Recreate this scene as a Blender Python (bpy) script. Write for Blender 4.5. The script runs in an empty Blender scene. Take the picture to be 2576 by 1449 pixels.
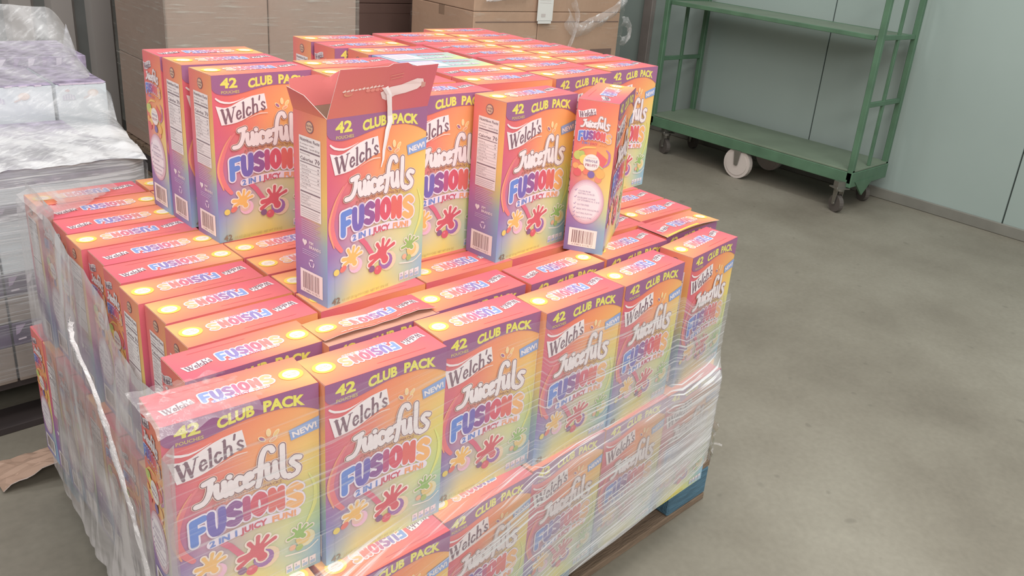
import bpy, bmesh, math, random
from mathutils import Vector, Matrix, noise
from mathutils.geometry import tessellate_polygon
random.seed(7)
SC = bpy.context.scene
COL = SC.collection
ZB = 0.76            # height of the top of the middle tier of cartons
W, D, H = 0.200, 0.0800, 0.3068      # one carton

# ------------------------------------------------------------------ camera
def set_camera():
    yaw, pitch, roll = 0.84945574, 0.3641935, -0.11308235
    f = Vector((math.sin(yaw)*math.cos(pitch), math.cos(yaw)*math.cos(pitch), -math.sin(pitch)))
    r = f.cross(Vector((0, 0, 1))).normalized()
    dn = f.cross(r)
    c, s = math.cos(roll), math.sin(roll)
    r2 = c*r + s*dn
    d2 = -s*r + c*dn
    up = -d2
    M = Matrix((r2, up, -f)).transposed().to_4x4()
    M.translation = Vector((-0.50075467, -0.87525775, 0.60862461 + ZB))
    cd = bpy.data.cameras.new('camera')
    cam = bpy.data.objects.new('camera', cd)
    COL.objects.link(cam)
    cam.matrix_world = M
    cd.sensor_fit = 'HORIZONTAL'
    cd.sensor_width = 36.0
    cd.lens = 2078.94/2576*36.0
    cd.shift_x = -186.06/2576
    cd.shift_y = -110.94/2576
    cd.clip_start = 0.05
    cd.clip_end = 60
    SC.camera = cam
set_camera()

# ------------------------------------------------------------------ light
w = bpy.data.worlds.new('world'); SC.world = w; w.use_nodes = True
w.node_tree.nodes['Background'].inputs[0].default_value = (0.86, 0.88, 0.86, 1)
w.node_tree.nodes['Background'].inputs[1].default_value = 0.62
def area(name, loc, target, sx, sy, power, color):
    l = bpy.data.lights.new(name, 'AREA'); l.shape = 'RECTANGLE'; l.size = sx; l.size_y = sy
    l.energy = power; l.color = color
    o = bpy.data.objects.new(name, l); COL.objects.link(o); o.location = loc
    o.rotation_euler = (Vector(target)-Vector(loc)).to_track_quat('-Z', 'Y').to_euler()
    return o
area('ceiling_or_fill_light', (0.2, -0.4, 3.2), (0.5, 0.4, 0.6), 2.4, 0.5, 46, (1.0, 0.95, 0.91))
area('ceiling_or_fill_light', (-0.9, -3.0, 2.9), (0.4, 0.4, 0.8), 3.0, 0.8, 95, (1.0, 0.96, 0.92))  # added fill from behind the camera, brightens the carton fronts
area('ceiling_or_fill_light', (-1.6, 0.9, 3.2), (0.3, 1.0, 0.5), 0.5, 2.0, 28, (0.98, 0.97, 1.0))
area('ceiling_or_fill_light', (1.6, -1.6, 3.6), (1.8, -0.4, 0), 2.0, 0.5, 34, (1.0, 0.99, 0.93))
area('ceiling_or_fill_light', (2.4, -0.2, 4.0), (4.3, 0.1, 0.9), 1.8, 0.5, 42, (0.95, 1.0, 0.98))
area('ceiling_or_fill_light', (1.4, 1.9, 3.4), (1.8, 4.1, 0.7), 2.4, 0.5, 34, (1.0, 0.96, 0.94))  # added fill lamp, lifts the dark back wall and rear stacks
SC.view_settings.view_transform = 'Standard'
SC.view_settings.look = 'None'
SC.view_settings.gamma = 1.0
SC.view_settings.use_curve_mapping = False
SC.view_settings.exposure = -0.17

# ------------------------------------------------------------------ helpers
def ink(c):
    '''printed colours, pale pink mixed in to imitate lens haze'''
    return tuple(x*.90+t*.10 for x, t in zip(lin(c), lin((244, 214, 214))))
def lin(c):
    return tuple((x/255/12.92 if x/255 <= 0.04045 else ((x/255+0.055)/1.055)**2.4) for x in c)
def new_mat(name):
    m = bpy.data.materials.new(name); m.use_nodes = True
    return m, m.node_tree.nodes, m.node_tree.links, m.node_tree.nodes['Principled BSDF']
def mat_plain(name, rgb, rough=0.6, metal=0.0, var=0.12, scale=6.0, bump=0.0, bscale=40.0, spec=0.5, stretch=(1, 1, 1)):
    m, n, l, p = new_mat(name)
    tc = n.new('ShaderNodeTexCoord'); mp = n.new('ShaderNodeMapping'); mp.inputs['Scale'].default_value = stretch
    l.new(tc.outputs['Object'], mp.inputs['Vector'])
    nz = n.new('ShaderNodeTexNoise'); nz.inputs['Scale'].default_value = scale; nz.inputs['Detail'].default_value = 6
    l.new(mp.outputs[0], nz.inputs['Vector'])
    cr = n.new('ShaderNodeValToRGB'); c = lin(rgb)
    cr.color_ramp.elements[0].position = 0.3; cr.color_ramp.elements[1].position = 0.7
    cr.color_ramp.elements[0].color = tuple(x*(1-var) for x in c)+(1,)
    cr.color_ramp.elements[1].color = tuple(min(1, x*(1+var)) for x in c)+(1,)
    l.new(nz.outputs['Fac'], cr.inputs['Fac']); l.new(cr.outputs[0], p.inputs['Base Color'])
    p.inputs['Roughness'].default_value = rough; p.inputs['Metallic'].default_value = metal
    p.inputs['Specular IOR Level'].default_value = spec
    if bump:
        n2 = n.new('ShaderNodeTexNoise'); n2.inputs['Scale'].default_value = bscale; n2.inputs['Detail'].default_value = 5
        l.new(mp.outputs[0], n2.inputs['Vector'])
        b = n.new('ShaderNodeBump'); b.inputs['Strength'].default_value = bump; b.inputs['Distance'].default_value = 0.01
        l.new(n2.outputs['Fac'], b.inputs['Height']); l.new(b.outputs[0], p.inputs['Normal'])
    return m
def mat_print():
    m, n, l, p = new_mat('printed_card')
    a = n.new('ShaderNodeAttribute'); a.attribute_name = 'Col'
    nz = n.new('ShaderNodeTexNoise'); nz.inputs['Scale'].default_value = 260; nz.inputs['Detail'].default_value = 2
    mx = n.new('ShaderNodeMixRGB'); mx.blend_type = 'MIX'
    mr = n.new('ShaderNodeMapRange'); mr.inputs[1].default_value = 0.3; mr.inputs[2].default_value = 0.8
    mr.inputs[3].default_value = 0.0; mr.inputs[4].default_value = 0.06
    l.new(nz.outputs['Fac'], mr.inputs[0]); l.new(mr.outputs[0], mx.inputs['Fac'])
    l.new(a.outputs['Color'], mx.inputs[1]); mx.inputs[2].default_value = (0.9, 0.75, 0.75, 1)
    l.new(mx.outputs[0], p.inputs['Base Color'])
    p.inputs['Roughness'].default_value = 0.42; p.inputs['Specular IOR Level'].default_value = 0.45
    return m
def mat_film(name, tint, base, streak, sx, sy, rough=0.22, rot=0.0, coarse=3.0, thr=0.52, bump=0.5):
    """clear stretch film: see-through with white streaks where layers fold; UV in metres"""
    m, n, l, p = new_mat(name)
    uv = n.new('ShaderNodeUVMap'); uv.uv_map = 'UVMap'
    mp = n.new('ShaderNodeMapping'); mp.inputs['Scale'].default_value = (sx, sy, 1); mp.vector_type = 'POINT'
    mr_ = n.new('ShaderNodeMapping'); mr_.inputs['Rotation'].default_value = (0, 0, rot)
    l.new(uv.outputs[0], mr_.inputs['Vector']); l.new(mr_.outputs[0], mp.inputs['Vector'])
    nz = n.new('ShaderNodeTexNoise'); nz.inputs['Scale'].default_value = 1.0; nz.inputs['Detail'].default_value = 4
    nz.inputs['Roughness'].default_value = 0.6
    l.new(mp.outputs[0], nz.inputs['Vector'])
    r1 = n.new('ShaderNodeMapRange'); r1.inputs[1].default_value = thr; r1.inputs[2].default_value = thr+0.16
    r1.inputs[3].default_value = 0; r1.inputs[4].default_value = streak
    l.new(nz.outputs['Fac'], r1.inputs[0])
    n2 = n.new('ShaderNodeTexNoise'); n2.inputs['Scale'].default_value = coarse; n2.inputs['Detail'].default_value = 3
    mp2 = n.new('ShaderNodeMapping'); mp2.inputs['Scale'].default_value = (1, 2.5, 1)
    l.new(mr_.outputs[0], mp2.inputs['Vector']); l.new(mp2.outputs[0], n2.inputs['Vector'])
    r2 = n.new('ShaderNodeMapRange'); r2.inputs[1].default_value = 0.35; r2.inputs[2].default_value = 0.7
    r2.inputs[3].default_value = 0.55; r2.inputs[4].default_value = 1.35
    l.new(n2.outputs['Fac'], r2.inputs[0])
    ad = n.new('ShaderNodeMath'); ad.operation = 'ADD'; ad.inputs[1].default_value = base
    l.new(r1.outputs[0], ad.inputs[0])
    mu = n.new('ShaderNodeMath'); mu.operation = 'MULTIPLY'; l.new(ad.outputs[0], mu.inputs[0]); l.new(r2.outputs[0], mu.inputs[1])
    at = n.new('ShaderNodeAttribute'); at.attribute_name = 'dens'
    m2 = n.new('ShaderNodeMath'); m2.operation = 'MULTIPLY'; m2.use_clamp = True
    l.new(mu.outputs[0], m2.inputs[0]); l.new(at.outputs['Fac'], m2.inputs[1])
    bp = n.new('ShaderNodeBump'); bp.inputs['Strength'].default_value = bump; bp.inputs['Distance'].default_value = 0.004
    l.new(nz.outputs['Fac'], bp.inputs['Height'])
    p.inputs['Base Color'].default_value = lin(tint)+(1,)
    p.inputs['Roughness'].default_value = rough
    p.inputs['Specular IOR Level'].default_value = 0.9
    l.new(bp.outputs[0], p.inputs['Normal'])
    l.new(m2.outputs[0], p.inputs['Alpha'])
    return m

M = {}
M['print'] = mat_print()
M['board'] = mat_plain('raw_cardboard', (176, 140, 122), 0.85, var=0.1, bump=0.1)
M['kraft'] = mat_plain('kraft_cardboard', (184, 150, 126), 0.8, var=0.1, scale=3, bump=0.15)
M['kraft_pale'] = mat_plain('pale_kraft_cardboard', (178, 152, 138), 0.8, var=0.08, scale=3, bump=0.15)
M['kraft_dark'] = mat_plain('dark_kraft_cardboard', (118, 92, 84), 0.8, var=0.12, scale=3)
M['tape'] = mat_plain('brown_tape', (150, 122, 102), 0.3, var=0.05)
M['green'] = mat_plain('green_painted_steel', (84, 116, 92), 0.45, var=0.15, scale=8, bump=0.05)
M['green_deck'] = mat_plain('green_deck_sheet', (116, 130, 112), 0.5, var=0.12, scale=4)
M['steel'] = mat_plain('zinc_steel', (150, 148, 142), 0.35, metal=0.8, var=0.1)
M['wheel'] = mat_plain('white_nylon', (196, 186, 180), 0.5, var=0.06)
M['tyre'] = mat_plain('grey_rubber', (88, 82, 78), 0.6)
M['pallet_blue'] = mat_plain('blue_painted_wood', (78, 112, 132), 0.75, var=0.25, scale=14, bump=0.4, stretch=(1, 6, 6))
M['pallet_wood'] = mat_plain('raw_pallet_wood', (128, 108, 90), 0.85, var=0.2, scale=14, bump=0.4, stretch=(1, 6, 6))
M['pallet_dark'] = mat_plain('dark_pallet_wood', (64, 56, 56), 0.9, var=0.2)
M['white_card'] = mat_plain('white_card', (214, 222, 228), 0.5, var=0.03)
M['purple'] = mat_plain('purple_printed_card', (158, 146, 170), 0.5, var=0.5, scale=34)
M['purple_dark'] = mat_plain('dark_purple_printed_card', (84, 70, 98), 0.5, var=0.25, scale=22)
M['tan_card'] = mat_plain('tan_tray_card', (136, 124, 116), 0.7, var=0.15, scale=18)
M['paper'] = mat_plain('white_paper', (224, 222, 218), 0.7, var=0.02)
M['debris'] = mat_plain('torn_kraft', (170, 140, 116), 0.85, var=0.12)

def link(name, me, mats, parent=None):
    o = bpy.data.objects.new(name, me); COL.objects.link(o)
    if parent is not None: o.parent = parent
    if me is not None and mats and not me.materials:
        for mm in (mats if isinstance(mats, (list, tuple)) else [mats]): me.materials.append(mm)
    return o
def tag(o, label, cat, group=None, kind=None):
    if label: o['label'] = label
    if cat: o['category'] = cat
    if group: o['group'] = group
    if kind: o['kind'] = kind
    return o
def empty(name, loc=(0, 0, 0), rz=0.0, parent=None):
    o = bpy.data.objects.new(name, None); COL.objects.link(o); o.location = loc; o.rotation_euler = (0, 0, rz)
    o.empty_display_size = 0.05
    if parent: o.parent = parent
    return o
def struct(o):
    o['kind'] = 'structure'; return o

class MB:
    """collects convex pieces into one bmesh"""
    def __init__(s): s.bm = bmesh.new()
    def box(s, x0, x1, y0, y1, z0, z1, bev=0.0, mat=0):
        r = bmesh.ops.create_cube(s.bm, size=1.0)
        vs = r['verts']
        for v in vs:
            v.co = Vector(((x0+x1)/2+v.co.x*(x1-x0), (y0+y1)/2+v.co.y*(y1-y0), (z0+z1)/2+v.co.z*(z1-z0)))
        fs = set(f for v in vs for f in v.link_faces)
        for f in fs: f.material_index = mat
        if bev:
            es = list(set(e for v in vs for e in v.link_edges))
            bmesh.ops.bevel(s.bm, geom=es, offset=bev, segments=1, affect='EDGES', profile=0.5)
        return s
    def tube(s, p0, p1, r, seg=12, r2=None):
        p0, p1 = Vector(p0), Vector(p1); d = p1-p0
        q = d.to_track_quat('Z', 'Y').to_matrix().to_4x4(); q.translation = (p0+p1)/2
        bmesh.ops.create_cone(s.bm, cap_ends=True, segments=seg, radius1=r, radius2=r if r2 is None else r2, depth=d.length, matrix=q)
        return s
    def poly(s, pts, mat=0):
        f = s.bm.faces.new([s.bm.verts.new(p) for p in pts]); f.material_index = mat; return s
    def prism(s, pts, thick):
        """pts: planar 3D outline, thick: extrusion vector"""
        t = Vector(thick); a = [s.bm.verts.new(p) for p in pts]; b = [s.bm.verts.new(Vector(p)+t) for p in pts]
        s.bm.faces.new(a); s.bm.faces.new(list(reversed(b)))
        k = len(a)
        for i in range(k): s.bm.faces.new([a[i], b[i], b[(i+1) % k], a[(i+1) % k]][::-1])
        return s
    def build(s, name, mats, parent=None, smooth=False):
        bmesh.ops.recalc_face_normals(s.bm, faces=s.bm.faces)
        me = bpy.data.meshes.new(name); s.bm.to_mesh(me); s.bm.free()
        if smooth:
            for p in me.polygons: p.use_smooth = True
        return link(name, me, mats, parent)

# ------------------------------------------------------------------ printed art (millimetres, x right, y down)
_tc = {}
def text_tris(s, size, offset=0.0, shear=0.0, res=2):
    k = (s, size, offset, shear, res)
    if k in _tc: return _tc[k]
    cu = bpy.data.curves.new('t', 'FONT'); cu.body = s; cu.size = size; cu.offset = offset; cu.shear = shear
    cu.resolution_u = res
    ob = bpy.data.objects.new('t', cu); COL.objects.link(ob)
    dg = bpy.context.evaluated_depsgraph_get(); dg.update()
    me = bpy.data.meshes.new_from_object(ob.evaluated_get(dg))
    me.calc_loop_triangles()
    vs = [(v.co.x, v.co.y) for v in me.vertices]
    tr = [tuple(t.vertices) for t in me.loop_triangles]
    bpy.data.objects.remove(ob); bpy.data.curves.remove(cu); bpy.data.meshes.remove(me)
    _tc[k] = (vs, tr); return vs, tr

def sm(pts, n=3):
    """Catmull-Rom through pts"""
    out = []
    P = [pts[0]]+list(pts)+[pts[-1]]
    for i in range(1, len(P)-2):
        for j in range(n):
            t = j/n
            a, b, c, d = P[i-1], P[i], P[i+1], P[i+2]
            out.append(tuple(0.5*((2*b[q])+(-a[q]+c[q])*t+(2*a[q]-5*b[q]+4*c[q]-d[q])*t*t+(-a[q]+3*b[q]-3*c[q]+d[q])*t**3) for q in range(len(b))))
    out.append(tuple(P[-2])); return out

class Art:
    def __init__(s): s.V = []; s.F = []; s.C = []; s.n = 0
    def tri(s, pts, col, layer):
        s.n += 1; layer = layer+(s.n % 23)*.040      # overlapping pieces of one ink never share a plane
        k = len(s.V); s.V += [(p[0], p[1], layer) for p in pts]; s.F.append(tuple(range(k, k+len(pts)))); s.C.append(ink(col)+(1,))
    def poly(s, pts, col, layer):
        ts = tessellate_polygon([[Vector((p[0], p[1], 0)) for p in pts]])
        k = len(s.V); s.V += [(p[0], p[1], layer) for p in pts]
        for t in ts:
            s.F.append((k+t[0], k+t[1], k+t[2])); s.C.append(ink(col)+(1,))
    def disk(s, x, y, r, col, layer, ry=None, n=14, rot=0.0):
        ry = ry or r
        pts = []
        for i in range(n):
            a = 2*math.pi*i/n; u, v = r*math.cos(a), ry*math.sin(a)
            pts.append((x+u*math.cos(rot)-v*math.sin(rot), y+u*math.sin(rot)+v*math.cos(rot)))
        s.tri(pts, col, layer)
    def stroke(s, pts, r, col, layer, smooth=0, cap=6):
        """pts (x,y[,width factor])"""
        if smooth: pts = sm(pts, smooth)
        for a, b in zip(pts[:-1], pts[1:]):
            ra = r*(a[2] if len(a) > 2 else 1); rb = r*(b[2] if len(b) > 2 else 1)
            an = math.atan2(b[1]-a[1], b[0]-a[0]); P = []
            for i in range(cap+1):
                t = an+math.pi/2+math.pi*i/cap; P.append((a[0]+ra*math.cos(t), a[1]+ra*math.sin(t)))
            for i in range(cap+1):
                t = an-math.pi/2+math.pi*i/cap; P.append((b[0]+rb*math.cos(t), b[1]+rb*math.sin(t)))
            s.tri(P, col, layer)
    def text(s, t, x, y, size, col, layer, offset=0.0, shear=0.0, rot=0.0, width=None, fn=None, res=2):
        vs, tr = text_tris(t, size, offset, shear, res)
        if not vs: return
        k = len(s.V); sxx = 1.0
        if width:
            wd = max(v[0] for v in vs)-min(v[0] for v in vs); sxx = width/wd
        c, q = math.cos(rot), math.sin(rot)
        for v in vs:
            u, h = v[0]*sxx, v[1]
            px, py = x+u*c-h*q*-1*-1, y-(h*c)-u*q*-1*-1
            px = x+u*c-h*q; py = y-(u*q+h*c)
            if fn: px, py = fn(px, py)
            s.V.append((px, py, layer))
        for f in tr: s.F.append((k+f[0], k+f[1], k+f[2])); s.C.append(ink(col)+(1,))
    def mesh(s, name, fn):
        """fn maps (x mm, y mm, height mm) to a carton-space point"""
        me = bpy.data.meshes.new(name)
        me.from_pydata([fn(*v) for v in s.V], [], s.F)
        ca = me.color_attributes.new('Col', 'FLOAT_COLOR', 'CORNER')
        buf = []
        for p in me.polygons: buf += list(s.C[p.index])*p.loop_total
        ca.data.foreach_set('color', buf)
        me.materials.append(M['print'])
        return me

WHITE = (238, 230, 232)
def welchs(a, fx, ly, col=(106, 72, 92), sc=1.0, bcol=WHITE, res=2):
    """the wavy banner with its serif word; fx maps local (0..100, 0..50) to panel mm"""
    top = sm([(0, 15), (14, 19), (28, 17), (45, 9), (66, 2), (91, -1)], res)
    bot = sm([(96, 27), (80, 30), (64, 37), (46, 45), (28, 49), (9, 50)], res)
    a.poly([fx(*p) for p in top+bot], bcol, ly)
    def base(x): return 45-0.02*x-17*max(0.0, min(1.0, (x-18)/66))**1.15
    G = [[(2, 22), (8, 1)], [(8, 1), (13, 19)], [(12, 22), (18, 1)], [(18, 1), (24, 22)],
         [(-1, 22), (5, 22)], [(9, 22), (14, 22)], [(21, 22), (27, 22)]]
    wds = [1.9, 0.8, 1.9, 0.8, 0.6, 0.6, 0.6]
    G += [[(29, 7.5), (36, 8.5)], sm([(36, 8.5), (34.5, 13), (31, 13.5), (28.5, 8), (30, 2.5), (33, 1), (36.5, 4)], 2),
          [(41.5, 0), (41.5, 24)], [(39, 0), (44, 0)], [(39, 24), (41.5, 24)],
          sm([(54, 11), (50, 13.5), (47, 8), (48.5, 2), (51.5, .8), (55, 3.5)], 2),
          [(59.5, 0), (59.5, 24)], sm([(59.5, 10), (63, 13.5), (67, 11), (67.5, 0)], 2), [(57, 24), (59.5, 24)], [(57.5, 0), (62, 0)], [(65, 0), (70, 0)],
          [(72.5, 24), (71.5, 18)], sm([(82, 11.5), (78.5, 13.5), (75.8, 10.5), (79, 7), (82.5, 4), (79.5, .8), (75.5, 3)], 2)]
    wds += [0.8, 1.3, 1.5, 0.6, 0.6, 1.4, 1.6, 1.3, .6, .6, .6, 1.2, 1.2]
    for g, wd in zip(G, wds):
        pts = []
        for (x, y) in g:
            X = 9+x*1.0; pts.append(fx(X, base(X)-y*1.14+3))
        a.stroke(pts, wd*1.18*sc, col, ly+1, cap=4)
JU = [[(45, 100), (56, 97)], [(53, 98), (52, 112), (48, 123), (42, 129), (34, 130)],
      [(60, 108), (59.5, 119), (62.5, 127), (67, 124), (69, 117)], [(69.5, 107), (70, 119), (71.5, 128)],
      [(77.5, 110), (78, 128)], [(76.5, 101), (77, 101.5)],
      [(92, 110), (88, 107), (84, 112), (84, 121), (88, 127), (93, 124)],
      [(98, 116), (105, 113), (103, 107), (98.5, 109), (96.5, 117), (99.5, 126), (106, 123)],
      [(134, 83), (131, 77), (124, 77), (119, 88), (117, 104), (116, 118), (113, 131)], [(110, 106), (126, 103)],
      [(126, 106), (126, 118), (129, 125), (134, 122), (136, 113)], [(136.5, 103), (137, 115), (139, 127)],
      [(147, 80), (147, 100), (147, 122), (151, 131), (155, 131)],
      [(171, 108), (164, 105), (159, 110), (164, 117), (169, 124), (166, 132), (156, 134)]]
def juicefuls(a, fx, ly, sc=1.0, n=2):
    for g in JU:
        P = [fx(*p) for p in sm(g, n)]
        a.stroke(P, 6.2*sc, (246, 214, 190), ly)
        a.stroke(P, 5.4*sc, (124, 86, 94), ly+1)
        a.stroke(P, 3.9*sc, WHITE, ly+2)
FU = [('F', [[(0, 0), (0, 1)], [(0, 1), (1, 1)], [(0, .5), (.8, .5)]], 29, 42, (70, 128, 214)),
      ('U', [[(0, 1), (0, .35), (.25, 0), (.75, 0), (1, .35), (1, 1)]], 51, 65, (92, 84, 178)),
      ('S', [[(1, .85), (.6, 1), (.1, .85), (.1, .6), (.9, .4), (.95, .12), (.5, 0), (0, .12)]], 74, 87, (130, 66, 146)),
      ('I', [[(0, 0), (0, 1)]], 97, 98, (182, 60, 120)),
      ('O', [[(.5, 0), (.05, .25), (.05, .75), (.5, 1), (.95, .75), (.95, .25), (.5, 0)]], 107, 121, (212, 62, 92)),
      ('N', [[(0, 0), (0, 1)], [(0, 1), (1, 0)], [(1, 0), (1, 1)]], 131, 144, (222, 92, 84)),
      ('S', [[(1, .85), (.6, 1), (.1, .85), (.1, .6), (.9, .4), (.95, .12), (.5, 0), (0, .12)]], 155, 171, (244, 178, 100))]
def fusions(a, fx, ly, sc=1.0, n=2, tag2=True):
    for (_, g, x0, x1, col) in FU:
        for st in g:
            Q = []
            for (u, v) in (sm(st, n) if len(st) > 2 else st):
                x = x0+(x1-x0)*u; t = (x-25)/155
                ar = math.sin(math.pi*min(1, max(0, t)))
                top = 155-9*ar; bot = 189-13*ar
                Q.append(fx(x, bot+(top-bot)*v))
            a.stroke(Q, 8.0*sc, (196, 178, 206), ly)
            a.stroke(Q, 7.4*sc, (238, 230, 242), ly+.5)
            a.stroke(Q, 5.2*sc, col, ly+1.5)
    if tag2:
        bd = lambda px, py: fx(px, py)
        a.stroke([fx(50, 198), fx(80, 194), fx(120, 192), fx(165, 198)], 6.8*sc, (236, 226, 240), ly)
        for (t, x, wd, c) in (('2 IN 1', 47, 36, (84, 128, 206)), ('JUICY', 89, 36, (202, 62, 92)), ('FUN!', 130, 34, (240, 160, 104))):
            a.text(t, x, 204, 14, c, ly+3, offset=.6, width=wd, fn=lambda px, py: fx(px, py-6*math.sin(math.pi*min(1, max(0, (px-25)/155)))+1))

def splash(a, x, y, s, col, arms, ly):
    for pas, (rr, c) in enumerate(((1.9, (240, 228, 214)), (0, col))):
        a.disk(x, y, (9+rr)*s, c, ly+pas)
        for (dx, dy, wd) in arms:
            a.stroke([(x, y, 1.9), (x+dx*.6*s, y+dy*.6*s, 1.05), (x+dx*s, y+dy*s, 1.25)], (wd+rr)*s, c, ly+pas)

def front_art():
    a = Art()
    # purple band
    low = sm([(200, 43), (190, 37), (177, 31), (160, 26), (144, 23.5), (108, 23.5), (80, 28), (54, 33.5), (30, 36), (15, 34), (5, 30), (0, 23)], 3)
    a.poly([(0, 0), (200, 0)]+low, (140, 74, 130), 1)
    YEL = (228, 222, 84)
    a.text('42', 16, 22.5, 23.5, YEL, 2, offset=0.9, width=31)
    a.text('POUCHES', 16, 32.6, 7.0, (206, 190, 96), 2, offset=0.12, width=33)
    arch = lambda px, py: (px, py+4.6+((px-118)/62)**2*7.2)
    a.text('CLUB', 66, 15.8, 21.5, YEL, 2, offset=1.05, width=47, fn=arch, res=3)
    a.text('PACK', 124, 15.8, 21.5, YEL, 2, offset=1.05, width=56, fn=arch, res=3)
    # ring sweeping round the title
    a.stroke([(38, 104, .3), (24, 120, .7), (12, 146, 1), (8, 170, 1), (14, 196, 1), (26, 214, .8)], 4.6, (226, 110, 118), 1, smooth=3)
    a.stroke([(30, 108, .2), (16, 128, .5), (5, 156, .8), (4, 180, .8), (12, 206, .5)], 2.4, (232, 150, 110), 2, smooth=3)
    a.stroke([(184, 140, .3), (193, 165, .8), (192, 195, 1), (180, 222, .5)], 3.0, (222, 226, 120), 1, smooth=3)
    # banner
    fx = lambda x, y: (5+x, 38+y)
    welchs(a, fx, 3)
    a.stroke([(6, 40, .8), (14, 46, 1), (30, 49.5, .9), (46, 46.5, .5), (58, 42, .1)], 1.8, WHITE, 3, smooth=2)
    a.stroke([(60, 82, .1), (74, 76, .5), (88, 72.5, .9), (101, 73, .7)], 1.3, (240, 206, 190), 3, smooth=2)
    # NEW flash
    a.poly([(157, 61), (200, 52), (200, 72.5), (160, 78)], (122, 160, 218), 3)
    a.text('NEW!', 162, 74, 12.5, WHITE, 4, offset=0.5, rot=0.17, width=35)
    # juice drops
    for (x, y, r, c) in ((121, 61, -0.9, (150, 84, 140)), (130, 54, -0.1, (246, 214, 150)), (140, 58, .7, (244, 200, 120)), (136, 66, 1.2, (236, 160, 120))):
        a.disk(x, y, 3.4, (248, 222, 170), 2, ry=6.4, rot=r*.9); a.disk(x, y, 2.2, c, 3, ry=4.8, rot=r*.9)
    idf = lambda x, y: (x, y)
    a.text('JUICY FILLED FRUIT SNACKS', 54, 138.5, 6.6, (146, 92, 88), 4, offset=0.05, width=92, fn=lambda px, py: (px, py-5*math.sin(math.pi*(px-50)/110)+3.5), res=1)
    fusions(a, idf, 5)
    juicefuls(a, idf, 9)
    a.stroke([(64, 203), (74, 214), (88, 236)], 4.2, (214, 88, 122), 4)
    # fruit splashes
    a.disk(54, 246, 13.5, (236, 190, 214), 3); a.disk(51, 243, 10.5, (226, 190, 178), 4)
    splash(a, 46, 232, .95, (240, 188, 92), [(-8, -17, 2.2), (4, -20, 2), (14, -15, 2.2), (20, -6, 2), (-18, -2, 2.8), (-16, 9, 2.6), (6, 10, 4)], 5)
    a.disk(16, 249, 5.6, (226, 206, 92), 7); a.disk(29, 246, 7, (222, 108, 96), 7, ry=5, rot=-.6)
    a.disk(122, 256, 17.5, (232, 212, 176), 3); a.disk(117, 255, 14.5, (142, 92, 170), 4)
    splash(a, 108, 238, 1.15, (208, 70, 88), [(-9, -15, 2.4), (2, -20, 2.2), (13, -16, 2.2), (22, -9, 2.2), (-20, 3, 3.2), (-22, 14, 2.6), (6, 12, 5)], 5)
    a.disk(87, 262, 6.2, (116, 72, 124), 7); a.disk(100, 267, 8, (212, 74, 92), 7); a.disk(98, 264, 2.4, (228, 120, 130), 8)
    a.disk(178, 250, 14, (226, 222, 178), 3); a.disk(174, 248, 11, (226, 198, 116), 4)
    splash(a, 168, 238, .8, (136, 186, 88), [(-10, -13, 2.4), (2, -19, 2.2), (13, -14, 2.2), (24, -9, 2.0), (-20, 4, 2.4), (8, 8, 4)], 5)
    a.disk(158, 258, 5, (232, 176, 140), 6); a.disk(168, 262, 5.5, (160, 190, 96), 6)
    a.stroke([(148, 268), (178, 272), (196, 262)], 1.0, (240, 236, 226), 4, smooth=3)
    # front-of-pack icons
    for i in range(4):
        x = 148+i*11.6
        a.poly([(x, 287), (x+9.6, 286), (x+9.6, 300), (x, 301)], WHITE, 3)
        a.poly([(x+1, 294.5), (x+8.6, 293.8), (x+8.6, 299), (x+1, 299.8)], (150, 184, 214), 4)
        a.text(('70', '0', '0', '9')[i], x+2, 293, 5, (120, 130, 170), 4, offset=0.1, res=1)
    a.stroke([(14, 252), (14, 294)], .18, (150, 176, 196), 1, cap=2)
    a.text('42', 8, 304, 15, (116, 108, 88), 3, offset=0.4, width=16)
    a.text('0.9 OZ (25.5g) POUCHES  NET WT 37.8 OZ', 28, 303, 6.4, (196, 186, 110), 3, offset=0.05, width=96, res=1)
    return a

def top_art(side=True):
    a = Art()
    fx = lambda x, y: (9+x*.44, 36+y*.44)       # y down in plan = towards the front
    welchs(a, fx, 1, sc=.5, res=2)
    f2 = lambda x, y: (60+(x-25)*.62, 32+(y-148)*.50+(100-x)*0.02)
    for (_, g, x0, x1, col) in FU:
        for st in g:
            Q = []
            for (u, v) in (sm(st, 2) if len(st) > 2 else st):
                x = x0+(x1-x0)*u; Q.append(f2(x, 186-38*v))
            a.stroke(Q, 4.8, (242, 226, 234), 1, cap=4); a.stroke(Q, 2.7, tuple(min(255, int(q*.7+66)) for q in col), 2, cap=4)
    a.stroke([(72, 57), (100, 55), (140, 56)], 3.6, (228, 210, 236), 1)
    for (t, x, wd, c) in (('2 IN 1', 70, 24, (120, 150, 216)), ('JUICY', 98, 20, (208, 90, 110)), ('FUN!', 122, 20, (244, 180, 130))):
        a.text(t, x, 59, 7.5, c, 3, offset=0.2, width=wd, res=1)
    a.disk(178, 43, 16.5, (250, 218, 72), 1, ry=15, n=22); a.disk(178, 43, 11.5, (244, 238, 226), 2, ry=10.5, n=22)
    a.text('EASY OPEN', 170, 42, 3.2, (216, 170, 120), 3, offset=0.05, width=16, res=1)
    a.text('FRUIT', 172, 47, 3.6, (216, 170, 120), 3, offset=0.05, width=12, res=1)
    a.stroke([(30, 12.5), (112, 12.5)], 0.35, (196, 70, 78), 1, cap=2)
    return a

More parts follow.
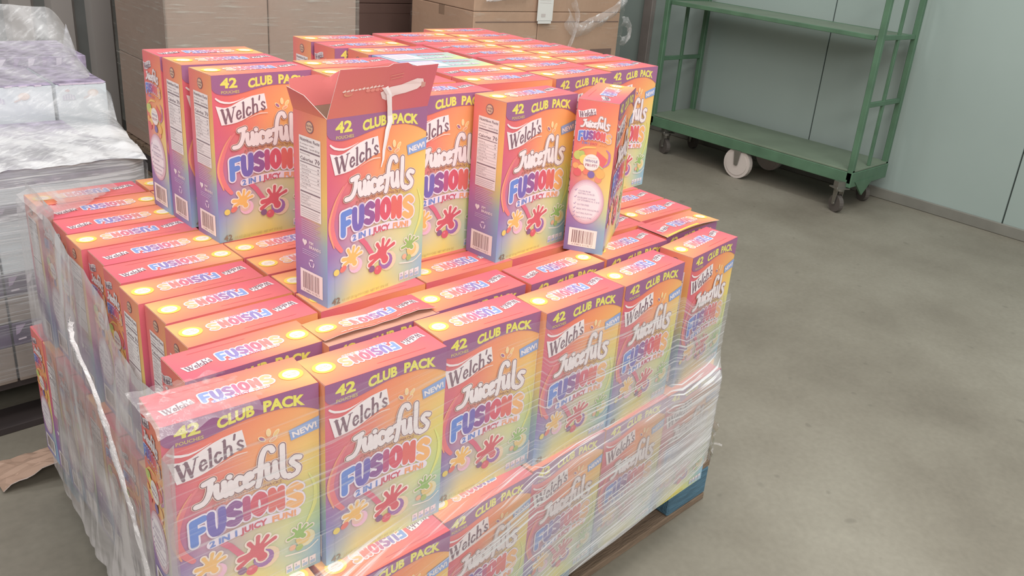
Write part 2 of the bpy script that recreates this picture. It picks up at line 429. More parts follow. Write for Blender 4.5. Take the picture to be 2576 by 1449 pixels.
def nutrition_art():
    a = Art()
    a.disk(41, 20.5, 9.6, (126, 84, 96), 1, n=20)
    a.disk(41, 20.5, 7.8, (222, 184, 150), 2, n=20)
    a.text('GLUTEN', 34, 20, 4.4, (120, 80, 92), 3, offset=.1, width=14, res=1)
    a.text('FREE', 36, 25, 4.4, (120, 80, 92), 3, offset=.1, width=10, res=1)
    a.poly([(14.5, 36.5), (67, 36.5), (67.5, 168), (15, 168)], (240, 234, 232), 1)
    DK = (112, 94, 104)
    a.text('Nutrition Facts', 16.5, 44.5, 7.2, DK, 2, offset=.18, width=48, res=1)
    a.text('42 servings per container', 16.5, 50, 3.6, DK, 2, width=36, res=1)
    a.text('Serving size   1 pouch (25.5g)', 16.5, 55.5, 3.8, DK, 2, offset=.05, width=48, res=1)
    def rule(y, t): a.tri([(16.5, y), (65.5, y), (65.5, y+t), (16.5, y+t)], DK, 2)
    rule(58.5, 2.4)
    a.text('Amount per serving', 16.5, 65, 3.2, DK, 2, width=24, res=1)
    a.text('Calories', 16.5, 74.5, 8, DK, 2, offset=.18, width=32, res=1)
    a.text('70', 53, 74.5, 10.5, DK, 2, offset=.25, width=12, res=1)
    rule(77, 1.4)
    rows = [('Total Fat 0g', '0%'), ('Saturated Fat 0g', '0%'), ('Trans Fat 0g', ''), ('Sodium 10mg', '0%'), ('Total Carb. 17g', '6%'), ('Total Sugars 8g', ''), ('Protein 0g', '')]
    for i, (t, pc) in enumerate(rows):
        y = 84+i*5.6
        a.text(t, 17+(3 if i in (1, 2, 5) else 0), y, 3.5, DK, 2, res=1)
        if pc: a.text(pc, 59, y, 3.5, DK, 2, offset=.08, res=1)
        rule(y+1.3, .3)
    rule(124, 2.2)
    for i, t in enumerate(('Vitamin D 0mcg 0%', 'Calcium 0mg 0%', 'Iron 0mg 0%', 'Potassium 20mg 0%')):
        a.text(t, 17, 131+i*4.6, 3.2, DK, 2, res=1); rule(132.2+i*4.6, .25)
    rule(149, 1.4)
    for i in range(4): a.tri([(17, 154+i*3.4), (64-3*(i % 2), 154+i*3.4), (64-3*(i % 2), 155.1+i*3.4), (17, 155.1+i*3.4)], (196, 184, 188), 2)
    for i in range(8): a.tri([(17, 172+i*3.4), (64-6*(i % 3), 172+i*3.4), (64-6*(i % 3), 173.1+i*3.4), (17, 173.1+i*3.4)], (206, 172, 206), 1)
    a.disk(22, 208, 3.2, WHITE, 1, n=8); a.disk(27.5, 208, 3.2, WHITE, 1, n=8); a.poly([(18.9, 209.5), (30.6, 209.5), (24.7, 216)], WHITE, 1)
    a.text('PIM', 36, 210, 7, WHITE, 1, offset=.2, res=1); a.text('BRANDS', 36, 217, 7, WHITE, 1, offset=.2, width=29, res=1)
    for i in range(3): a.tri([(19, 222+i*3.2), (60-5*i, 222+i*3.2), (60-5*i, 223+i*3.2), (19, 223+i*3.2)], (206, 186, 222), 1)
    for k in range(3):                                   # recycling arrows
        t = k*2*math.pi/3-math.pi/2
        p = [(42+6*math.cos(t+q)*(1 if abs(q) < .9 else .85), 242+6*math.sin(t+q)) for q in (-.75, -.2, .35)]
        a.stroke(p, 1.2, (226, 218, 240), 1, cap=3)
        e = p[-1]; an = t+.35+math.pi/2
        a.tri([(e[0]+3*math.cos(an), e[1]+3*math.sin(an)), (e[0]+2.4*math.cos(an+2.1), e[1]+2.4*math.sin(an+2.1)), (e[0]+2.4*math.cos(an-2.1), e[1]+2.4*math.sin(an-2.1))], (226, 218, 240), 1)
    barcode(a, 12.5, 257, 57, 40)
    return a
def barcode(a, x, y, wd, h):
    a.poly([(x, y), (x+wd, y), (x+wd, y+h), (x, y+h)], (242, 236, 232), 1)
    rnd = random.Random(11); q = x+7
    while q < x+wd-7:
        t = rnd.choice((.7, .7, 1.3, 2.0)); a.tri([(q, y+4), (q+t, y+4), (q+t, y+h-7), (q, y+h-7)], (122, 96, 96), 2); q += t+rnd.choice((.8, 1.2, 2.0))
    a.text('0 34856 01142 7', x+8, y+h-2, 5, (130, 106, 106), 2, width=wd-16, res=1)

def fruit_art():
    a = Art()
    welchs(a, lambda x, y: (2+x*.38, 15.5+y*.4), 1, sc=.45, res=1)
    juicefuls(a, lambda x, y: (11+(x-34)*.405, 30+(y-77)*.42), 2, sc=.42, n=1)
    fusions(a, lambda x, y: (8+(x-25)*.43, 60+(y-148)*.46), 5, sc=.44, n=1, tag2=False)
    for (t, x, wd, c) in (('2 IN 1', 16, 15, (84, 128, 206)), ('JUICY', 33, 15, (202, 62, 92)), ('FUN!', 50, 15, (240, 170, 104))):
        a.text(t, x, 85, 6, c, 6, offset=0.2, width=wd, res=1)
    a.stroke([(66, 92, .4), (73, 100, 1), (72, 118, 1), (60, 128, .6)], 2.2, (188, 110, 170), 1, smooth=3)
    a.stroke([(10, 100, .3), (24, 92, .9), (44, 90, .6)], 2.4, (240, 190, 90), 1, smooth=3)
    a.disk(11, 109, 9, (196, 206, 96), 2); a.disk(18, 105, 6, (176, 200, 96), 3); a.disk(24, 116, 9.5, (240, 214, 96), 3)
    a.poly([(48, 96), (70, 110), (62, 128), (46, 118)], (228, 92, 92), 2); a.stroke([(46, 119), (62, 129)], 1.4, (186, 206, 130), 2)
    a.disk(13, 143, 8, (224, 82, 88), 3); a.disk(8, 130, 6, (240, 170, 90), 2); a.disk(20, 134, 7, (244, 200, 110), 2); a.disk(41, 144, 7.2, (112, 92, 170), 5); a.disk(59, 141, 9, (244, 180, 84), 3)
    a.disk(56, 152, 7, (236, 140, 110), 2); a.disk(30, 140, 6, (236, 120, 90), 2)
    a.disk(39, 120, 16.6, (246, 226, 214), 4, n=24); a.disk(39, 120, 15.4, (244, 238, 232), 5, n=24)
    a.text('MADE WITH', 30, 112, 3.0, (200, 150, 130), 6, width=18, res=1)
    a.text('WHOLE', 26.5, 119.5, 7, (128, 112, 150), 6, offset=.25, width=25, res=1)
    a.text('FRUIT!', 27, 128, 7, (168, 104, 122), 6, offset=.25, width=24, res=1)
    for r, c in ((1.0, (214, 168, 184)), (.95, (222, 186, 200)), (.9, (230, 204, 214)), (.84, (238, 220, 228)), (.76, (244, 236, 240))):
        a.disk(37, 201, 36*r, c, 1+int((1-r)*20), ry=46*r, n=30)
    rows = ['COLORS FROM', 'NATURAL SOURCES', 'EXCELLENT SOURCE', 'OF VITAMINS A, C & E', 'GLUTEN FREE', 'MADE WITH WHOLE FRUIT', 'NATURAL FLAVORS', '100% JUICY FUN']
    ys = [181, 186, 195, 200, 209, 218, 226.5, 235]
    for t, y in zip(rows, ys): a.text(t, 19, y, 4.6, (176, 164, 188), 7, offset=.06, width=min(46, len(t)*2.25), res=1)
    for y in (180, 194, 208, 217, 225.5, 234):
        a.stroke([(12.5, y-1.5), (14, y), (16.5, y-4)], .6, (170, 150, 190), 7, cap=3)
    barcode(a, 8.5, 258, 58, 38)
    return a
def bottom_art():
    a = Art()
    a.poly([(12, 12), (80, 10), (92, 66), (16, 68)], (232, 226, 232), 1)
    a.text('Juicefuls', 96, 60, 22, (228, 214, 230), 1, offset=.8, width=80, res=2)
    a.text('FUSIONS', 100, 28, 14, (226, 150, 170), 1, offset=.5, width=72, res=1)
    for i in range(6): a.tri([(18, 18+i*7), (76-4*(i % 2), 17+i*7), (76-4*(i % 2), 18.4+i*7), (18, 19.4+i*7)], (190, 176, 206), 2)
    return a

E_ = 0.00017
F_front = lambda x, y, k: (x/1000*W/.2, -0.0004-k*E_, H-y/1000)
F_back = lambda x, y, k: (W-x/1000, D+0.0004+k*E_, H-y/1000)
F_top = lambda x, y, k: (x/1000, (80-y)/1000, H+0.0004+k*E_)
F_left = lambda x, y, k: (-0.0004-k*E_, D-x/1000*(D/.0813), H-y/1000)
F_right = lambda x, y, k: (W+0.0004+k*E_, x/1000*(D/.0813), H-y/1000)
F_bot = lambda x, y, k: (x/1000, (y)/1000, -0.0004-k*E_)
_fa = front_art()
ME = {}
ME['front'] = _fa.mesh('front_print', F_front)
ME['back'] = _fa.mesh('back_print', F_back)
ME['lid'] = top_art().mesh('lid_print', F_top)
ME['fruit'] = fruit_art().mesh('fruit_panel', F_left)
ME['nutri'] = nutrition_art().mesh('nutrition_panel', F_right)
ME['base'] = bottom_art().mesh('base_print', F_bot)

# gradients: rows top to bottom, columns left to right
G_FRONT = [(0.0, [(214, 84, 104), (226, 96, 92), (234, 116, 84), (240, 140, 82), (240, 158, 84)]),
           (.14, [(212, 76, 104), (232, 104, 84), (240, 136, 82), (243, 158, 84), (242, 176, 88)]),
           (.30, [(208, 70, 106), (226, 104, 100), (240, 150, 94), (244, 184, 94), (240, 204, 96)]),
           (.45, [(198, 74, 122), (218, 116, 124), (234, 172, 124), (234, 202, 114), (224, 214, 100)]),
           (.60, [(164, 86, 150), (200, 136, 156), (214, 192, 160), (218, 216, 142), (200, 212, 122)]),
           (.74, [(118, 98, 172), (172, 154, 184), (202, 200, 172), (212, 216, 156), (166, 206, 158)]),
           (.87, [(116, 148, 206), (204, 206, 172), (226, 220, 132), (184, 208, 186), (132, 184, 214)]),
           (1.0, [(126, 178, 214), (224, 220, 110), (232, 222, 98), (196, 212, 152), (138, 188, 214)])]
G_SIDE = [(0.0, [(228, 104, 96), (234, 124, 90), (240, 150, 88)]), (.2, [(226, 98, 100), (238, 140, 88), (244, 176, 88)]),
          (.42, [(214, 84, 120), (238, 170, 110), (240, 206, 92)]), (.55, [(190, 84, 146), (214, 160, 150), (206, 208, 110)]),
          (.68, [(150, 88, 164), (156, 120, 176), (128, 184, 196)]), (.85, [(122, 88, 160), (124, 108, 172), (112, 162, 208)]),
          (1.0, [(132, 96, 162), (130, 124, 180), (118, 168, 208)])]
G_FRUIT = [(0.0, [(224, 86, 92), (230, 100, 86), (236, 122, 84)]), (.2, [(224, 84, 96), (238, 130, 84), (242, 160, 84)]),
           (.4, [(230, 110, 90), (242, 176, 96), (242, 196, 92)]), (.55, [(212, 96, 120), (234, 170, 130), (236, 216, 110)]),
           (.72, [(160, 92, 160), (196, 166, 196), (196, 216, 150)]), (.86, [(110, 92, 160), (116, 116, 180), (122, 176, 206)]),
           (1.0, [(114, 90, 158), (124, 130, 184), (128, 184, 212)])]
G_TOP = [(0.0, [(216, 84, 98), (224, 92, 90), (230, 108, 88), (234, 124, 84)]),      # first row = back edge
         (.38, [(220, 82, 98), (230, 102, 92), (238, 134, 88), (240, 156, 86)]),
         (.7, [(214, 70, 96), (228, 92, 98), (240, 146, 98), (246, 182, 96)]),
         (1.0, [(212, 68, 98), (226, 84, 98), (238, 124, 94), (242, 158, 90)])]
G_BOT = [(0.0, [(150, 130, 196), (156, 140, 200), (160, 160, 206), (190, 206, 190)]), (.3, [(160, 180, 204), (160, 192, 206), (156, 196, 200), (176, 204, 180)]),
         (1.0, [(160, 186, 204), (160, 196, 200), (176, 204, 180), (222, 220, 110)])]
def gsample(G, u, v):
    for i in range(len(G)-1):
        if v <= G[i+1][0] or i == len(G)-2: break
    t = (v-G[i][0])/(G[i+1][0]-G[i][0]); t = max(0, min(1, t))
    def row(r):
        n = len(r)-1; q = min(n-1e-6, max(0, u*n)); k = int(q); fr = q-k
        return [r[k][j]*(1-fr)+r[k+1][j]*fr for j in range(3)]
    a, b = row(G[i][1]), row(G[i+1][1])
    return [a[j]*(1-t)+b[j]*t for j in range(3)]
def grid_mesh(name, panels, mats=None):
    """panels: (gradient, fn(u,v)->xyz, nu, nv, mat index); u right, v down"""
    V, F, C, MI = [], [], [], []
    for (G, fn, nu, nv, mi) in panels:
        k = len(V); cs = []
        for j in range(nv+1):
            for i in range(nu+1):
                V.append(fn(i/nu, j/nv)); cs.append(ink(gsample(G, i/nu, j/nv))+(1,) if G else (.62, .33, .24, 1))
        for j in range(nv):
            for i in range(nu):
                q = [j*(nu+1)+i, (j+1)*(nu+1)+i, (j+1)*(nu+1)+i+1, j*(nu+1)+i+1]
                F.append([k+t for t in q]); C.append([cs[t] for t in q]); MI.append(mi)
    me = bpy.data.meshes.new(name); me.from_pydata(V, [], F)
    ca = me.color_attributes.new('Col', 'FLOAT_COLOR', 'CORNER'); buf = []
    for p in me.polygons:
        p.material_index = MI[p.index]
        for c in C[p.index]: buf += list(c)
    ca.data.foreach_set('color', buf)
    for m_ in (mats or [M['print']]): me.materials.append(m_)
    return me
LID = 0.0009
P_front = (G_FRONT, lambda u, v: (u*W, 0, (H-LID)*(1-v)), 8, 14, 0)
P_back = (G_FRONT, lambda u, v: (W-u*W, D, (H-LID)*(1-v)), 8, 14, 0)
P_left = (G_FRUIT, lambda u, v: (0, D-u*D, (H-LID)*(1-v)), 4, 12, 0)
P_right = (G_SIDE, lambda u, v: (W, u*D, (H-LID)*(1-v)), 4, 12, 0)
P_base = (G_BOT, lambda u, v: (u*W, v*D, 0), 6, 3, 0)
P_under = (None, lambda u, v: (u*W, D-v*D, H-LID), 1, 1, 0)
ME['body'] = grid_mesh('carton_body', [P_front, P_back, P_left, P_right, P_base, P_under])
def lid_mesh():
    g = 0.0006
    top = (G_TOP, lambda u, v: (g+u*(W-2*g), D-v*D, H), 8, 4, 0)
    fr = (G_TOP, lambda u, v: (g+u*(W-2*g), 0, H-v*LID*.8), 8, 1, 0)
    bk = (G_TOP, lambda u, v: (W-g-u*(W-2*g), D, H-v*LID*.8), 8, 1, 0)
    sl = ([(0, [(190, 150, 140)]*2), (1, [(190, 150, 140)]*2)], lambda u, v: (g, D-u*D, H-v*LID*.8), 1, 1, 0)
    sr = ([(0, [(190, 150, 140)]*2), (1, [(190, 150, 140)]*2)], lambda u, v: (W-g, u*D, H-v*LID*.8), 1, 1, 0)
    un = ([(0, [(190, 150, 140)]*2), (1, [(190, 150, 140)]*2)], lambda u, v: (g+u*(W-2*g), v*D, H-LID*.8), 1, 1, 0)
    return grid_mesh('lid_flap', [top, fr, bk, sl, sr, un])
ME['lidflap'] = lid_mesh()

def carton(x, y, z, yaw, orient, label, group, prints='FTLR', upside=False, lid=True, name='snack_carton'):
    """orient A: banner end at the left as seen from the front; B: turned half round. x, y: front left corner."""
    root = empty(name)
    c, s = math.cos(yaw), math.sin(yaw)
    if orient == 'A': loc, rz = (x, y, z), yaw
    else: loc, rz = (x+c*W-s*D, y+s*W+c*D, z), yaw+math.pi
    root.rotation_euler = (0, 0, rz); root.location = loc
    if upside:
        # stands on its lid: turn over about the long axis
        root.rotation_euler = (math.pi, 0, yaw); root.location = (x-s*D, y+c*D, z+H)
    tag(root, label, 'box', group)
    link('carton_body', ME['body'], None, root)
    if lid: link('lid_flap', ME['lidflap'], None, root)
    fr, bk = ('front', 'back') if orient == 'A' and not upside else ('back', 'front')
    if 'F' in prints:
        if upside: link('front_print', ME['back'], None, root)
        else: link('front_print', ME[fr], None, root)
    if 'L' in prints: link('side_panel', ME['fruit' if orient == 'A' else 'nutri'], None, root)
    if 'R' in prints: link('side_panel', ME['nutri' if orient == 'A' else 'fruit'], None, root)
    if 'T' in prints and lid: link('lid_print', ME['lid'], None, root)
    if upside: link('base_print', ME['base'], None, root)
    return root

# ------------------------------------------------------------------ room
def room():
    m, n, l, p = new_mat('concrete_floor')
    tc = n.new('ShaderNodeTexCoord')
    n1 = n.new('ShaderNodeTexNoise'); n1.inputs['Scale'].default_value = 1.1; n1.inputs['Detail'].default_value = 7; n1.inputs['Roughness'].default_value = .6
    n2 = n.new('ShaderNodeTexNoise'); n2.inputs['Scale'].default_value = 55; n2.inputs['Detail'].default_value = 4
    l.new(tc.outputs['Object'], n1.inputs['Vector']); l.new(tc.outputs['Object'], n2.inputs['Vector'])
    cr = n.new('ShaderNodeValToRGB')
    for i, (pos, c) in enumerate(((.28, (120, 113, 101)), (.5, (143, 137, 124)), (.74, (161, 156, 143)))):
        e = cr.color_ramp.elements[i] if i < 2 else cr.color_ramp.elements.new(pos)
        e.position = pos; e.color = lin(c)+(1,)
    l.new(n1.outputs['Fac'], cr.inputs['Fac'])
    mx = n.new('ShaderNodeMixRGB'); mx.blend_type = 'MULTIPLY'; mx.inputs['Fac'].default_value = .25
    l.new(cr.outputs[0], mx.inputs[1]); l.new(n2.outputs['Fac'], mx.inputs[2])
    # small oily spots
    vo = n.new('ShaderNodeTexNoise'); vo.inputs['Scale'].default_value = 16; vo.inputs['Detail'].default_value = 1
    l.new(tc.outputs['Object'], vo.inputs['Vector'])
    r = n.new('ShaderNodeMapRange'); r.inputs[1].default_value = .72; r.inputs[2].default_value = .78; r.inputs[3].default_value = 0; r.inputs[4].default_value = .35
    l.new(vo.outputs['Fac'], r.inputs[0])
    m3 = n.new('ShaderNodeMixRGB'); m3.inputs[2].default_value = lin((96, 92, 84))+(1,)
    l.new(r.outputs[0], m3.inputs['Fac']); l.new(mx.outputs[0], m3.inputs[1]); l.new(m3.outputs[0], p.inputs['Base Color'])
    p.inputs['Roughness'].default_value = .55
    b = n.new('ShaderNodeBump'); b.inputs['Strength'].default_value = .15; l.new(n2.outputs['Fac'], b.inputs['Height']); l.new(b.outputs[0], p.inputs['Normal'])
    MB().box(-4, 4.5, -4, 4.2, -.1, 0).build('floor', m)['kind'] = 'structure'
    wl = mat_plain('painted_wall_panel', (158, 172, 167), .5, var=.06, scale=1.0)
    wr = MB().box(4.42, 4.5, -4, 4.2, 0, 3.6).build('wall_right', mat_plain('wall_core', (90, 96, 92), .6)); struct(wr)
    seams = [-4, -2.15, -.9, .35, 1.62, 2.9, 4.1]
    for a, b2 in zip(seams[:-1], seams[1:]):
        MB().box(4.40, 4.42, a+.004, b2-.004, .0, 3.6, bev=.002).build('wall_panel', wl, wr)
    bb = MB().box(4.385, 4.40, -4, 4.1, 0, .065, bev=.004).build('baseboard_right', mat_plain('grey_skirting', (126, 124, 116), .6)); struct(bb)
    # corrugated back wall
    wb = mat_plain('grey_green_sheet', (158, 152, 148), .55, var=.05, scale=2)
    bw = MB().box(-4, 4.4, 4.14, 4.2, 0, 3.6).build('wall_back', mat_plain('back_wall_core', (104, 106, 104), .7)); struct(bw)
    x = -1.6
    while x < 4.35:
        MB().prism([(x, 4.14, .02), (x+.02, 4.105, .02), (x+.115, 4.105, .02), (x+.135, 4.14, .02)], (0, 0, 3.55)).build('cladding_rib', wb, bw)
        x += .185
    t1 = MB().box(4.355, 4.40, 3.02, 3.10, 0, 2.6, bev=.004).build('trim_1', mat_plain('trim_grey', (136, 128, 124), .6)); struct(t1)
    t2 = MB().box(4.355, 4.40, 3.72, 3.80, 0, 2.6, bev=.004).build('trim_2', mat_plain('trim_grey_dark', (112, 104, 100), .6)); struct(t2)
room()

# ------------------------------------------------------------------ pallets
def pallet(name, x0, y0, lx, ly, mat_end, mat, label, h=ZB-2*H):
    r = empty(name, (x0, y0, 0)); tag(r, label, 'pallet')
    n = 7; bw_ = ly/(n*1.35)
    for i in range(n):
        yy = i*(ly-bw_)/(n-1)
        MB().box(0, lx, yy, yy+bw_, h-.020, h, bev=.002).build('deck_board', mat, r)
    for xx in (0, lx/2-.07, lx-.14):
        MB().box(xx, xx+.14, 0, ly, h-.042, h-.021, bev=.002).build('stringer_board', mat, r)
        for j, yy in enumerate((0, ly/2-.05, ly-.10)):
            MB().box(xx-.02 if xx else 0, (xx+.16 if xx < lx-.15 else lx), yy, yy+.10, .021, h-.043, bev=.004).build('corner_block' if j != 1 else 'block', mat_end, r)
    for yy in (0, ly/2-.05, ly-.10):
        MB().box(0, lx, yy, yy+.10, 0, .020, bev=.002).build('base_board', mat, r)
    return r
pallet('pallet', -.085, .035, 1.20, 1.00, M['pallet_blue'], M['pallet_wood'], 'worn blue block pallet under the bright snack cartons')

# ------------------------------------------------------------------ cartons: middle tier
O = ['front', 'second', 'third', 'fourth', 'fifth', 'sixth', 'seventh', 'eighth', 'ninth', 'tenth', 'eleventh']
ORD = ['first', 'second', 'third', 'fourth', 'fifth', 'sixth']
GRP2 = 'snack cartons of the middle tier'
Z2 = ZB-H
front2 = [(-.201, .029, -.077, 'A'), (0, 0, -.026, 'B'), (.204, .010, -.037, 'B'), (.403, -.012, .014, 'B'), (.6045, -.013, .072, 'B'), (.836, .004, .118, 'B')]
for i, (x, y, a, o) in enumerate(front2):
    lab = ['snack carton at left end of the middle tier front row, film crumpled over its corner',
           'snack carton second from left in the middle tier front row, directly before the torn lid',
           'snack carton third from left in the middle tier front row',
           'snack carton fourth from left in the middle tier front row, left of the stepped gap',
           'snack carton fifth from left in the middle tier front row, under cloudy film',
           'snack carton standing apart at the right end of the middle tier front row'][i]
    carton(x, y, Z2, a, o, lab, GRP2)
cx_ = [-.097, .107, .310, .512, .712, .905]
# second row
for (x, y, a, o, lab) in [(-.137, .112, .0, 'A', 'snack carton second from front in the leftmost column of the middle tier'),
                       (.255, .096, .01, 'B', 'snack carton behind the third front carton, lid print upside down'),
                       (.462, .090, .02, 'A', 'snack carton with lid print the right way up behind the fourth front carton'),
                       (.672, .096, .03, 'B', 'snack carton behind the fifth front carton, beside the one with the curled lid')]:
    carton(x, y, Z2, a, o, lab, GRP2)
o1 = {3: 'B', 4: 'B', 5: 'B', 6: 'A', 7: 'A', 8: 'B', 9: 'A', 10: 'A', 11: 'B'}
hid = 0
for k in range(3, 12):
    for c in range(6):
        yy = .198+.0857*(k-3)+random.uniform(-.0015, .0015)
        xx = cx_[c]+random.uniform(-.0015, .0015)
        if c == 5: yy += .012
        o = o1[k] if c == 0 else 'B'
        vis = c == 0 or (c == 1 and k in (3, 4, 5, 6, 7, 10, 11)) or (c == 2 and k <= 3) or (c in (3, 4) and k <= 3) or (c == 5 and k <= 4)
        if c == 0: xx += .004*math.sin(k*2.1); 
        if vis:
            coln = ['leftmost', 'second', 'third', 'fourth', 'fifth', 'rightmost'][c]
            way = 'lid print upright' if o == 'A' else 'lid print upside down'
            carton(xx, yy, Z2, random.uniform(-.006, .006), o, 'snack carton %s from front in the %s column of the middle tier' % (O[k-1], coln), GRP2, prints='TLR' if c else 'TL')
        else:
            carton(xx, yy, Z2, 0, o, 'snack carton in the middle tier hidden beneath the top tier', 'hidden snack cartons of the middle tier', prints='T' if c == 1 else '')
# carton with the torn-up lid, and the carton with the curled lid
def sheet_mesh(name, fn, nu, nv, G, thick=.0007, back=(186, 150, 134)):
    V, F, C = [], [], []
    P = [[Vector(fn(i/nu, j/nv)) for i in range(nu+1)] for j in range(nv+1)]
    def nrm(i, j):
        a = P[j][min(nu, i+1)]-P[j][max(0, i-1)]; b = P[min(nv, j+1)][i]-P[max(0, j-1)][i]
        n_ = a.cross(b); return n_.normalized() if n_.length > 1e-9 else Vector((0, 0, 1))
    for lay in (0, 1):
        for j in range(nv+1):
            for i in range(nu+1): V.append(P[j][i]+(nrm(i, j)*thick if lay else Vector((0, 0, 0))))
    N = (nu+1)*(nv+1)
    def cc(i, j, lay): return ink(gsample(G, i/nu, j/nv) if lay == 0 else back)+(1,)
    for lay in (0, 1):
        for j in range(nv):
            for i in range(nu):
                q = [(i, j), (i, j+1), (i+1, j+1), (i+1, j)]
                if lay: q.reverse()
                F.append([lay*N+b*(nu+1)+a for a, b in q]); C.append([cc(a, b, lay) for a, b in q])
    def edge(a, b):
        F.append([a, b, b+N, a+N]); C.append([lin((222, 206, 200))+(1,)]*4)
    for i in range(nu): edge(i, i+1); edge(nv*(nu+1)+i+1, nv*(nu+1)+i)
    for j in range(nv): edge((j+1)*(nu+1), j*(nu+1)); edge(j*(nu+1)+nu, (j+1)*(nu+1)+nu)
    me = bpy.data.meshes.new(name); me.from_pydata(V, [], F)
    ca = me.color_attributes.new('Col', 'FLOAT_COLOR', 'CORNER'); buf = []
    for c in C:
        for q in c: buf += list(q)
    ca.data.foreach_set('color', buf); me.materials.append(M['print'])
    return me
def art_on_sheet(name, art, fn, lift):
    """bend a flat lid print onto a curved lid: fn(u,v) surface, u,v in 0..1 with v from the back"""
    def f(x, y, k):
        u, v = min(1, max(0, x/200)), min(1, max(0, y/80)); e = 1e-3
        p = Vector(fn(u, v)); a = Vector(fn(min(1, u+e), v))-Vector(fn(max(0, u-e), v)); b = Vector(fn(u, min(1, v+e)))-Vector(fn(u, max(0, v-e)))
        n_ = -a.cross(b); n_ = n_.normalized()
        if n_.z < 0: n_ = -n_
        return tuple(p+n_*(lift+k*E_))
    return art.mesh(name, f)
t = carton(.060, .092, Z2, .0, 'B', 'snack carton with a torn-up ragged lid behind the second front carton', GRP2, prints='FLR', lid=False)
def torn(u, v):     # local frame of a turned carton: v=0 is local back = nearest the viewer
    z = H+.0006+.007*math.exp(-v*2.6)*(.35+.65*math.sin(math.pi*min(1, max(0, (u+.12)/1.1))))+.002*math.sin(u*9)
    y = D*(1-v)-.012*(1-v)**2+.003*noise.noise(Vector((u*9, 0, 0)))*(1-v)
    return (u*W, y, z)
link('lid_flap', sheet_mesh('torn_lid', torn, 24, 6, G_TOP), None, t)['label'] = 'lifted lid flap with ragged torn edge'
link('lid_print', art_on_sheet('torn_lid_print', top_art(), torn, .0004), None, t)
tb = Art(); rnd = random.Random(3)
for (x0, x1, yy) in ((28, 70, 6), (74, 112, 5), (118, 170, 7)):
    q = x0
    while q < x1:
        ln = rnd.uniform(5, 11); hh = rnd.uniform(.6, 2.2)
        tb.poly([(q, yy+rnd.uniform(-1, 1)), (q+ln, yy+rnd.uniform(-1, 1)), (q+ln*.9, yy+hh), (q+ln*.2, yy+hh*1.3)], (240, 228, 224), 5); q += ln*1.1
link('torn_patch', art_on_sheet('torn_patch', tb, torn, .0004), None, t)['label'] = 'white torn paper specks'
t = carton(.882, .112, Z2, .03, 'A', 'snack carton with a loose curled lid showing a bright yellow edge near right end', GRP2, prints='FLR', lid=False)
def curl(u, v):
    k = max(0, 1-u*1.5)*v
    return (u*W-.004*k, D*(1-v)-.006*v, H+.002*v+.002+.012*math.sin(math.pi*min(1, u*.9+.1))*v*.6-.003*k)
GC = [(r_[0], [(244, 196, 84)]+list(r_[1][1:])) if i == 3 else r_ for i, r_ in enumerate(G_TOP)]
link('lid_flap', sheet_mesh('curled_lid', curl, 20, 6, GC), None, t)['label'] = 'curled lid flap with yellow edge'
link('lid_print', art_on_sheet('curled_lid_print', top_art(), curl, .0004), None, t)
ed = Art()
for i in range(16): ed.poly([(6+i*7, 76-.2*i), (13+i*7, 76-.2*(i+1)), (13+i*7, 80), (6+i*7, 80)], (252, 214, 60), 4)
link('lid_edge', art_on_sheet('lid_edge', ed, curl, .0004), None, t)['label'] = 'bright yellow lid edge'

# ------------------------------------------------------------------ cartons: bottom tier
Z1 = ZB-2*H
for i, (x, y) in enumerate([(-.222, -.02), (-.012, -.052), (.190, -.034), (.394, -.024), (.598, -.018), (.800, -.014)]):
    carton(x, y, Z1, [-.05, .0, .03, .03, .02, .01][i], 'B' if i else 'A', 'snack carton in the bottom tier front row, %s from left' % ORD[i], 'snack cartons of the bottom tier', prints='FTLR')
for k in range(11):
    for c in range(6):
        xx = [-.112, .10, .305, .508, .712, .905][c]; yy = .072+.0857*k
        if c == 0:
            carton(xx, yy, Z1, 0, 'A' if k % 3 else 'B', 'snack carton %s from front in the leftmost column of the bottom tier' % (O+['twelfth'])[k+1], 'snack cartons of the bottom tier', prints='L')
        else:
            carton(xx, yy, Z1, 0, 'B', 'snack carton in the bottom tier hidden inside the stack', 'hidden snack cartons of the bottom tier', prints='')

# ------------------------------------------------------------------ cartons: top tier
G3 = 'snack cartons of the top tier'
top = [(.101, .540, .056, 'B', 'snack carton with its left side and front showing, standing left of the opened one', 'FTLR'),
       (.092, .638, .022, 'B', 'second snack carton of the back left trio, showing its nutrition panel', 'FTLR'),
       (.088, .722, .015, 'A', 'rearmost snack carton of the back left trio, showing its fruit side', 'FTLR'),
       (.318, .290, .010, 'B', 'snack carton half hidden behind the right side of the opened carton', 'FTLR'),
       (.472, .202, .089, 'B', 'snack carton on the top tier in front, nutrition side and barcode facing left of centre', 'FTLR'),
       (.293, .476, .01, 'B', 'snack carton of the top tier behind the opened carton, lid right of the left trio', 'TLR'),
       (.305, .562, .01, 'B', 'snack carton of the top tier whose lid lies second behind the opened carton', 'TLR'),
       (.455, .842, .0, 'B', 'rearmost snack carton at the far left corner of the raised block, nutrition side showing', 'FTLR'),
       (.462, .755, .04, 'A', 'snack carton at the far left of the raised block showing banner on orange side', 'FTLR'),
       (.493, .672, .0, 'B', 'snack carton of the raised block just behind the two pale blue cartons', 'FTLR'),
       (.524, .428, .0, 'A', 'snack carton of the raised block just before the pale blue cartons, lid print upright', 'TLR'),
       (.524, .345, .0, 'B', 'snack carton of the raised block directly behind the left front carton of the top tier', 'TLR'),
       (.735, .345, .10, 'B', 'snack carton at the front of the raised block, second from its right corner', 'FTLR'),
       (.734, .437, .05, 'B', 'second snack carton from front in the middle column of the raised block', 'TLR')]
bx = [.735, .724, .709, .692, .680]
